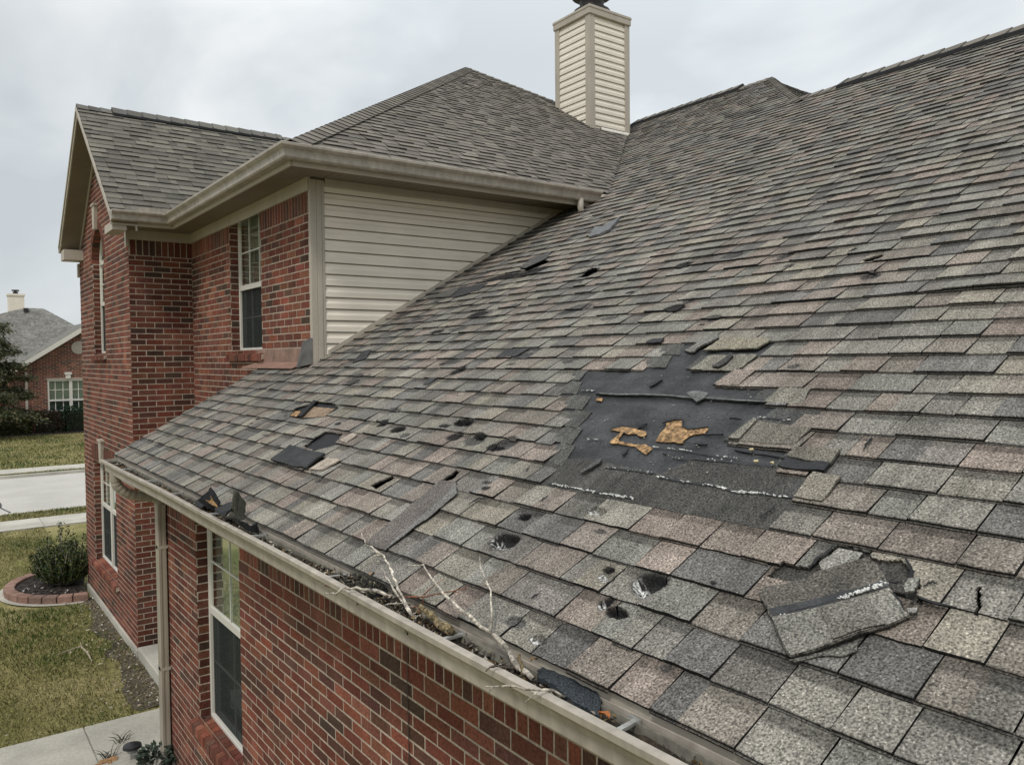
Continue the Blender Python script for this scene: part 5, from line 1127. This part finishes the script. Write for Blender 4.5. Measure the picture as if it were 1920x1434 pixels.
def hedge(x0, x1, y0, y1, h_, pal, label, n=2600, ls=.12):
    mb = MB(); nx_, nz = 14, 8; V_ = []
    cxh, cyh = (x0+x1)/2, (y0+y1)/2
    for _ in range(n):
        # rounded box surface with depth
        u = random.uniform(-1, 1); v = random.uniform(-1, 1); z = random.uniform(0, 1); r = (abs(u)**5+abs(v)**5+z**6)**(1/5.) if True else 1
        f = 1/max(r, .55)*random.uniform(.82, 1.04); 
        if r < .2: continue
        p_ = np.array([cxh+u*f*(x1-x0)/2, cyh+v*f*(y1-y0)/2, min(z*f, 1.04)*h_*(1+.08*wob(u*2, v*2+z, 1, 3))])
        k = random.choice(pal); j = random.uniform(.6, 1.4); d = (u+random.gauss(0, .5), v+random.gauss(0, .5), z+random.gauss(0, .5))
        leaf_quad(mb, p_, d, ls*random.uniform(.6, 1.2), ls*.28, tuple(q*j for q in k))
    root = empty('hedge', (cxh, cyh, 0), label, 'hedge'); parent_to(mb.build('foliage', M_LEAF), root)
    c = MB(); c.box(x0+.25, x1-.25, y0+.25, y1-.25, 0, h_*.8, (.02, .022, .012)); parent_to(c.build('stem', M_LEAF), root)  # solid dark box filling the hedge core behind the leaves, no separate stems
hedge(2.0, 4.45, 48.9, 50.1, .88, [(.12, .13, .025), (.09, .11, .02), (.06, .085, .02)], 'yellow green clipped hedge at the left edge across the street')
hedge(4.45, 5.85, 48.9, 50.2, 1.12, [(.075, .05, .035), (.09, .055, .04), (.05, .045, .03)], 'brownish purple rounded hedge between the two green ones')
hedge(5.85, 8.2, 48.9, 50.2, 1.30, [(.018, .045, .018), (.03, .06, .025), (.012, .03, .014)], 'dark green hedge under the white window across the street')
mb = MB(); mb.box(1.5, 9, 48.3, 50.4, -.02, .04); o = mb.build('soil', M_SOIL); o['kind'] = 'structure'
def evergreen():
    root = empty('evergreen_tree', (2.9, 47.2, 0), 'loose brownish green evergreen tree in front of the house across the street', 'tree')
    L_, T_ = MB(), MB(); c = np.array([2.75, 47.2, 0]); H_ = 6.1
    T_.tube([c, c+[0.05, 0, 3], c+[0, 0, H_]], [.14, .09, .02], 8)
    for k in range(95):
        z = .9+(H_-1.1)*(k/95)**1.0; a = random.uniform(0, 6.283); ln = (1.95*(1-((z-.9)/(H_-.6))**1.25)+.25)*random.uniform(.7, 1.1)
        d = np.array([math.cos(a), math.sin(a), random.uniform(-.05, .35)]); b = c+[0, 0, z]; pts = [b+d*ln*f+np.array([0, 0, -.22*ln*f*f]) for f in (0, .35, .7, 1)]
        T_.tube(pts, [.03, .02, .012, .005], 5, cap=False)
        for _ in range(int(230*ln/1.6)+40):
            f = random.uniform(.2, 1.03); q = b+d*ln*f+np.array([0, 0, -.22*ln*f*f])+np.array([random.gauss(0, .16), random.gauss(0, .16), random.gauss(0, .09)-.05])
            j = random.uniform(.55, 1.5); cc = (.045*j, .055*j, .024*j) if random.random() < .75 else (.10*j, .085*j, .04*j)
            leaf_quad(L_, q, (d[0]+random.gauss(0, .4), d[1]+random.gauss(0, .4), -.4+random.gauss(0, .3)), random.uniform(.10, .24), .034, cc)
    parent_to(L_.build('crown', M_LEAF), root); parent_to(T_.build('trunk', M_BARK), root)
evergreen()
def bare_tree(x, y, H_, label):
    root = empty('bare_tree', (x, y, 0), label, 'tree'); T_, C_ = MB(), MB()
    T_.tube([(x, y, 0), (x+.1, y, H_*.45)], [.3, .18], 8)
    def br(p_, d, l, r, n):
        e = p_+d*l; C_.tube([p_, (p_+e)/2+np.array([random.gauss(0, .05)]*3), e], [r, r*.8, r*.55], 5, cap=False)
        if n:
            for _ in range(3):
                q = d+np.array([random.gauss(0, .4), random.gauss(0, .4), random.gauss(.1, .25)]); q /= np.linalg.norm(q); br(e, q, l*.68, r*.55, n-1)
    br(np.array([x+.1, y, H_*.45]), np.array([0, 0, 1.]), H_*.2, .16, 5)
    parent_to(T_.build('trunk', M_BARK), root); parent_to(C_.build('crown', M_BARK), root)
bare_tree(3.6, 84, 8.6, 'bare branched tree behind the roof across the street')
# ================================================================== GUTTER CONTENTS
mb = MB(); V_ = []; nyy = 420; nxx = 9
C_ = []
for i in range(nyy+1):
    y = 8.2-(8.2+1.0)*i/nyy
    heap = .070+.022*math.exp(-((y-2.75)/.42)**2)+.008*math.exp(-((y-5.0)/.5)**2)+.012*wob(y, 0, 1.6, 3)
    for k in range(nxx+1):
        x = GX-.004-.082*k/nxx; z = ZG-.108+heap+.009*wob(x*2, y, 26, 5)+.005*wob(x, y, 90, 6); V_.append((x, y, z))
        n_ = wob(x, y, 40, 2); C_.append((.035+.03*max(0, n_), .028+.022*max(0, n_), .02+.013*max(0, n_)))
mb.add(V_, [(i*(nxx+1)+k, i*(nxx+1)+k+1, (i+1)*(nxx+1)+k+1, (i+1)*(nxx+1)+k) for i in range(nyy) for k in range(nxx)], C_)
tag(mb.build('gutter_litter', M_LITTER), 'dark wet leaf litter filling the lower gutter', 'litter', kind='stuff')
def f_g():
    y = random.choice([random.uniform(.2, 8.1), random.gauss(2.7, .4), random.gauss(5.0, .3)]); heap = .070+.022*math.exp(-((y-2.75)/.42)**2)
    return (GX-.008-.075*random.random(), y, ZG-.102+heap+random.random()*.012)
scatter('leaf_bits', 2600, f_g, [(.06, .045, .03), (.12, .09, .05), (.03, .026, .02), (.03, .026, .02), (.22, .15, .07), (.09, .09, .07), (.4, .36, .3)], .004, .014, 'small leaf and bark bits on the litter in the gutter', 'leaves', .9)
def G(px, py, dx=0.0, dz=0.0):    # a point in the gutter trough: plane x = const in the middle of the trough
    q = at(px, py, (1, 0, 0), GX-.055+dx); return q+np.array([0, 0, dz])
def Rp(px, py, h): return RMAIN.p(*RMAIN.uv(px, py), 0)+0*h if False else (lambda q: q)(at(px, py, RMAIN.N, RMAIN.d+h))
def rpx(l, s_, ox, oy): return [(ox+x*s_, oy+y*s_) for x, y in l]
def twig(name, strands, label, m=M_BARK, grp=None):
    mb = MB()
    for pts, r0, r1 in strands:
        P = [np.array(p_, float) for p_ in pts]; Q = []
        for i in range(len(P)-1):
            L_ = np.linalg.norm(P[i+1]-P[i]); k = max(2, int(L_/.03))
            for j in range(k):
                f = j/k; Q.append(P[i]+(P[i+1]-P[i])*f+(np.array([random.gauss(0, 1) for _ in range(3)])*r0*.30 if j or i else 0))
        Q.append(P[-1]); n = len(Q)
        mb.tube(Q, [(r0+(r1-r0)*(i/(n-1))**.8)*.85*(1+(.40 if random.random() < .10 else 0)) for i in range(n)], 7, jit=.18)
    return tag(mb.build(name, m, smooth=True), label, 'branch', grp)
# hs: heights above the roof plane at successive points
def RH_(pp, hs): return [at(x, y, RMAIN.N, RMAIN.d+h) for (x, y), h in zip(pp, hs)]
z6 = lambda l: rpx(l, .3347, 600, 954)
def mixp(pp, hs):   # 'g' in the gutter trough, number = above roof plane
    return [G(x, y) if h == 'g' else at(x, y, RMAIN.N, RMAIN.d+h) for (x, y), h in zip(pp, hs)]
twig('fallen_branch', [(mixp(z6([(1120, 890), (1060, 800), (985, 715), (860, 625), (740, 520), (690, 470), (625, 390), (580, 310)]), ['g', .0, .03, .06, .08, .08, .07, .05]), .0095, .003),
     (mixp(z6([(580, 312), (530, 318), (470, 306)]), [.05, .04, .03]), .003, .0015), (mixp(z6([(955, 690), (965, 575), (955, 460), (905, 355), (893, 262)]), [.04, .06, .08, .09, .09]), .005, .0018),
     (mixp(z6([(930, 420), (900, 395)]), [.08, .08]), .002, .001), (mixp(z6([(1190, 950), (1120, 890)]), ['g', 'g']), .009, .0095)], 'long pale forked branch leaning from the gutter up onto the shingles')
twig('fallen_branch', [(mixp(z6([(520, 610), (460, 490), (425, 400), (385, 310), (345, 250), (300, 225), (258, 195), (230, 140), (210, 100)]), ['g', .02, .05, .06, .06, .06, .05, .05, .05]), .007, .002),
     (mixp(z6([(510, 590), (430, 480), (395, 420), (370, 380), (345, 330)]), ['g', .01, .03, .03, .03]), .006, .002), (mixp(z6([(345, 255), (300, 262), (285, 262)]), [.06, .05, .04]), .003, .0015), (mixp(z6([(265, 195), (280, 160), (290, 130)]), [.05, .06, .07]), .0025, .001), (mixp(z6([(330, 265), (310, 240), (270, 225)]), [.05, .05, .05]), .0025, .001)],
     'pale curved twig arching up the shingles from the debris heap')
twig('fallen_branch', [(mixp(z6([(450, 490), (570, 492), (660, 475), (740, 462), (815, 448)]), [.0, .03, .05, .07, .09]), .0038, .002), (mixp(z6([(580, 480), (640, 430), (700, 385)]), [.03, .05, .06]), .003, .0012), (mixp(z6([(740, 462), (790, 470)]), [.07, .07]), .002, .001), (mixp(z6([(815, 448), (828, 425)]), [.09, .1]), .002, .001), (mixp(z6([(575, 492), (580, 540), (560, 570)]), [.03, .0, 'g']), .003, .002)],
     'thin reddish twig lying level across the debris heap', M_BARK2)
def lipP(px, py, h=.012): return at(px, py, (0, 0, 1), ZG+h)
twig('fallen_branch', [([lipP(*q, h) for q, h in zip(z6([(420, 495), (340, 470), (280, 450), (200, 442), (140, 445), (90, 470), (20, 480)]), (.0, .015, .02, .022, .02, .014, -.02))], .0095, .002), ([lipP(*q, h) for q, h in zip(z6([(140, 448), (110, 460), (60, 490)]), (.02, .015, -.01))], .003, .001)],
     'gnarled stick lying over the gutter lip at the debris heap')
twig('fallen_branch', [([lipP(*q, h) for q, h in zip(z6([(1370, 1055), (1300, 1020), (1225, 1012), (1150, 1005), (1050, 990), (990, 990), (925, 992)]), (-.02, .0, .02, .022, .02, .018, .015))], .0055, .0018), ([lipP(*q, h) for q, h in zip(z6([(1225, 1015), (1180, 1055), (1140, 1088)]), (.02, .01, -.01))], .003, .0012), ([lipP(*q, h) for q, h in zip(z6([(970, 992), (945, 1030)]), (.018, .0))], .002, .001)],
     'forked twig lying across the white gutter lip')
twig('fallen_branch', [([lipP(*q, h) for q, h in zip(z6([(1200, 945), (1130, 905), (1060, 885), (990, 880), (950, 890), (928, 910)]), (-.01, -.01, .0, .012, .012, .004))], .0065, .002), ([lipP(*q, h) for q, h in zip(z6([(990, 880), (975, 870)]), (.012, .012))], .003, .001)], 'dark curved twig half buried in the litter below the largest branch', mat('dark_bark', col=(.07, .055, .045), rough=.95, grain=.4, gscale=60, bump=.8, bscale=60))
twig('fallen_branch', [([lipP(*q, h) for q, h in zip(z6([(500, 500), (440, 480), (360, 465), (300, 450)]), (-.04, -.02, -.01, .0))], .010, .009)], 'dark thick stick lying along the debris heap in the gutter', MATS['dark_bark'])
twig('rotten_stick', [([G(*q, dz=h) for q, h in zip(z6([(560, 560), (620, 610), (660, 660), (740, 700)]), (.01, .012, .01, .006))], .008, .017)], 'yellowish rotten stick lying in the gutter below the thin red twig', mat('rotten_wood', col=(.20, .155, .085), rough=1, grain=.9, gscale=110, mott=.7, mscale=45, bump=1, bscale=50))
twig('rotten_stick', [([G(*q, dz=h) for q, h in zip(z6([(1145, 960), (1130, 890), (1118, 830)]), (.0, .01, .01))], .009, .006)], 'short yellow rotten stick standing in the gutter where the largest branch ends', MATS['rotten_wood'])
for i in range(48):   # fine tangle
    y = random.gauss(2.78, .26); x = GX-.05+random.uniform(-.03, .03); z = ZG-.03+random.uniform(-.02, .03); a = random.uniform(0, 6.28); l = random.uniform(.06, .22)
    d = np.array([math.cos(a)*.45, math.sin(a), random.uniform(-.2, .35)])*l; p_ = np.array([x, y, z])
    mb = MB(); pts = [p_-d*.5, p_+np.array([random.gauss(0, .01)]*3), p_+d*.5]; mb.tube(pts, [.0015, .0028, .001], 5, jit=.2)
    tag(mb.build('fine_twig', random.choice([M_BARK, MATS['dark_bark'], M_BARK2])), 'fine twig tangled in the debris heap of the gutter', 'twig', 'fine twigs tangled in the debris heap')
# clumps in the heap
mb = MB()
for _ in range(3200):
    y = random.gauss(2.82, .19); x = GX+.02-.10*random.random(); z = ZG-.04+.07*random.random()*math.exp(-((y-2.85)/.25)**2)*(1-.5*abs(x-GX+.04)/.06); s_ = random.uniform(.004, .012); c = random.choice([(.05, .045, .035), (.10, .095, .07), (.02, .018, .015), (.012, .012, .01), (.2, .18, .13)])
    P = [(x+random.gauss(0, s_), y+random.gauss(0, s_), z+random.gauss(0, s_)) for _ in range(4)]; mb.add(P, [(0, 1, 2), (0, 2, 3), (0, 3, 1), (1, 3, 2)], c)
tag(mb.build('debris_heap', M_LITTER), 'heap of mossy bark and leaves blocking the gutter', 'litter', kind='stuff')
# leaves: orange one near, tan one on the heap
def big_leaf(p_, s_, c, label, rot=0):
    mb = MB(); n = 9; V_ = []
    for i in range(n):
        f = i/(n-1); w_ = math.sin(math.pi*min(1, f*1.02))**.7*s_*.42*(1+.25*math.sin(i*2.3))
        for k in (-1, 0, 1):
            x = (f-.5)*s_*2; y = k*w_; V_.append((p_[0]+math.cos(rot)*x-math.sin(rot)*y, p_[1]+math.sin(rot)*x+math.cos(rot)*y, p_[2]+.25*s_*abs(k)+.2*s_*math.sin(f*5)))
    mb.add(V_, [(3*i+k, 3*i+k+1, 3*i+k+4, 3*i+k+3) for i in range(n-1) for k in range(2)], c); return tag(mb.build('dry_leaf', M_LEAF), label, 'leaf')
big_leaf(G(1133, 1349, dz=.012), .026, (.36, .13, .04), 'curled orange leaf in the gutter beside the black shingle chunk', 1.4)
big_leaf(at(697, 1081, RMAIN.N, RMAIN.d+.0)+np.array([-.0, 0, .01]), .028, (.36, .23, .13), 'tan curled leaf on top of the debris heap', .9)
big_leaf(G(1002, 1243, dz=.01), .02, (.16, .10, .05), 'brown leaf in the gutter just beyond the yellow rotten stick', .4)
# shingle chunk in the gutter
mb = MB(); pts = z6([(1215, 915), (1270, 870), (1400, 905), (1520, 990), (1575, 1090), (1560, 1170), (1500, 1140), (1400, 1090), (1300, 1010), (1220, 960)])
Q = [at(x, y, (-.35, 0, 1), ZG-.030-.35*(GX-.055)) for x, y in pts]
bm = bmesh.new(); vs_ = []
for i in range(len(Q)):
    a, b = np.array(Q[i]), np.array(Q[(i+1) % len(Q)])
    for j in range(5): vs_.append(bm.verts.new(a+(b-a)*j/5+np.array([random.gauss(0, .0015) for _ in range(3)])))
f_ = bm.faces.new(vs_); bmesh.ops.triangulate(bm, faces=[f_]); bmesh.ops.subdivide_edges(bm, edges=[e for e in bm.edges if not e.is_boundary], cuts=2); bmesh.ops.triangulate(bm, faces=bm.faces[:])
cc = np.mean([v.co for v in bm.verts], axis=0)
for v in bm.verts: d_ = abs(v.co.y-cc[1]); v.co.z += .016*max(0, 1-(d_/.2)**2)+.003*wob(v.co.x*3, v.co.y, 20, 3)
bnd = [e for e in bm.edges if e.is_boundary]; r = bmesh.ops.extrude_edge_only(bm, edges=bnd)
for v in r['geom']:
    if isinstance(v, bmesh.types.BMVert): v.co.z -= .014
bmesh.ops.recalc_face_normals(bm, faces=bm.faces[:]); me = bpy.data.meshes.new('shingle_chunk'); bm.to_mesh(me); bm.free()
me.materials.append(mat('black_granules', col=(.035, .042, .048), rough=.8, grain=.8, gscale=230, speck=.55, bump=.8, bscale=220, spec=.3)); o = bpy.data.objects.new('shingle_chunk', me); ROOT.objects.link(o)
tag(o, 'blue black granule covered shingle chunk lying in the gutter', 'shingle')
# standing torn shingles in the far gutter
def slab3(name, P, th, m, label, cat='shingle'):
    P = [np.array(p_, float) for p_ in P]; nrm = np.cross(P[1]-P[0], P[-1]-P[0]); nrm /= np.linalg.norm(nrm); mb = MB(); n = len(P)
    Q = []
    for i in range(n):
        a, b = P[i], P[(i+1) % n]
        for j in range(4): Q.append(a+(b-a)*j/4+(np.array([random.gauss(0, .002) for _ in range(3)]) if j else 0))
    n = len(Q); mb.add(Q+[q-nrm*th for q in Q], [tuple(range(n)), tuple(range(n, 2*n))[::-1]]+[(i, n+i, n+(i+1) % n, (i+1) % n) for i in range(n)], (.05, .052, .045)); return tag(mb.build(name, m), label, cat)
yy = G(447, 965)[1]
def V2(px, py, y): return at(px, py, (0, 1, 0), y)
z2 = lambda l: rpx(l, .272, 340, 860)
M_SHD = mat('dark_shingle_piece', col=(.060, .060, .048), rough=.9, grain=.35, gscale=120, mott=.3, mscale=14, bump=.4, bscale=90)
slab3('torn_shingle', [V2(x, y, yy+d) for (x, y), d in zip(z2([(360, 215), (385, 222), (440, 300), (430, 415), (385, 420), (340, 330), (350, 280)]), (0, 0, .0, .0, 0, 0, 0))], .02, M_SHD, 'greenish black shingle piece standing upright in the gutter')
y3 = G(398, 945)[1]
slab3('torn_shingle', [V2(x, y, y3+d) for (x, y), d in zip(z2([(110, 290), (150, 250), (190, 215), (200, 190), (235, 235), (265, 290), (300, 360), (250, 370), (180, 335)]), (0, .0, .02, .03, .02, .0, 0, -.02, -.02))], .012, M_TAR, 'black folded shingle with a jagged top standing in the gutter')
slab3('wood_splinter', [V2(x, y, y3-.04) for (x, y) in z2([(165, 285), (205, 285), (200, 255), (245, 320), (270, 355), (255, 360), (225, 330)])], .006, M_OSB, 'tan splintered edge on the jagged black shingle', 'splinter')
y4 = G(470, 985)[1]
slab3('torn_shingle', [V2(x, y, y4) for (x, y) in z2([(385, 420), (430, 430), (480, 460), (515, 430), (530, 490), (580, 515), (560, 530), (470, 500), (400, 460)])], .015, M_TAR, 'crumpled black shingle scrap just below the upright piece')
print('objects', len(bpy.data.objects), 'verts', sum(len(m.vertices) for m in bpy.data.meshes))

for l, (px_, py_), yo in (('black bent scrap at the left foot of the jagged shingle', (385, 940), .06), ('black scrap lying between the two standing shingles', (425, 955), -.02)):
    c_ = at(px_, py_, (0, 1, 0), G(px_, py_)[1]+0); slab3('torn_shingle', [c_+np.array(q) for q in ((-.05, -.09, -.02), (.0, -.11, .03), (.04, .0, .045), (.03, .10, .02), (-.03, .13, -.01), (-.06, .02, .0))], .008, M_TAR, l)
# small flecks of felt and grit on the bare patch
mb = MB()
for _ in range(420):
    u_, v_ = random.uniform(1.5, 3.0), random.uniform(.9, 1.75)
    if u_ > 2.9-.1*(v_ < 1.2) or u_ < 1.75+.2*(v_ > 1.3): continue
    s_ = random.uniform(.0015, .006); n_ = 5; a0_ = random.random(); c = random.choice([(.01, .01, .01), (.01, .01, .01), (.10, .10, .10), (.3, .28, .24)]); h_ = .004+fh(u_, v_)
    P = [RMAIN.p(u_+math.cos(a0_+6.283*k/n_)*s_*random.uniform(.4, 1.5), v_+math.sin(a0_+6.283*k/n_)*s_*random.uniform(.3, .9), h_+random.uniform(0, .002)) for k in range(n_)]
    mb.add(P, [tuple(range(n_))], c)
o = mb.build('felt_grit', M_LITTER); parent_to(o, roofo); o['kind'] = 'stuff'; o['label'] = 'grit and flecks lying on the bare felt'

mb = MB()
for (yc, sg, n_, hh_) in ((7.75, .22, 420, .03), (6.1, .28, 420, .02), (5.15, .22, 500, .035), (4.2, .3, 300, .008), (1.75, .25, 420, .012), (.95, .25, 420, .012)):
    for _ in range(n_):
        y = random.gauss(yc, sg)
        if y > 8.2: continue
        x = GX-.018-.055*random.random(); z = ZG-.045+hh_*random.random()*math.exp(-((y-yc)/sg)**2); s_ = random.uniform(.004, .013); c = random.choice([(.05, .045, .035), (.10, .095, .07), (.02, .018, .015), (.012, .012, .01), (.34, .31, .26), (.16, .10, .05)])
        P = [(min(GX-.004, max(GX-.088, x+random.gauss(0, s_))), y+random.gauss(0, s_), max(ZG-.05, z+random.gauss(0, s_*.8))) for _ in range(4)]; mb.add(P, [(0, 1, 2), (0, 2, 3), (0, 3, 1), (1, 3, 2)], c)
tag(mb.build('gutter_debris', M_LITTER), 'clumps of bark grit and leaf scraps strewn along the gutter', 'litter', kind='stuff')
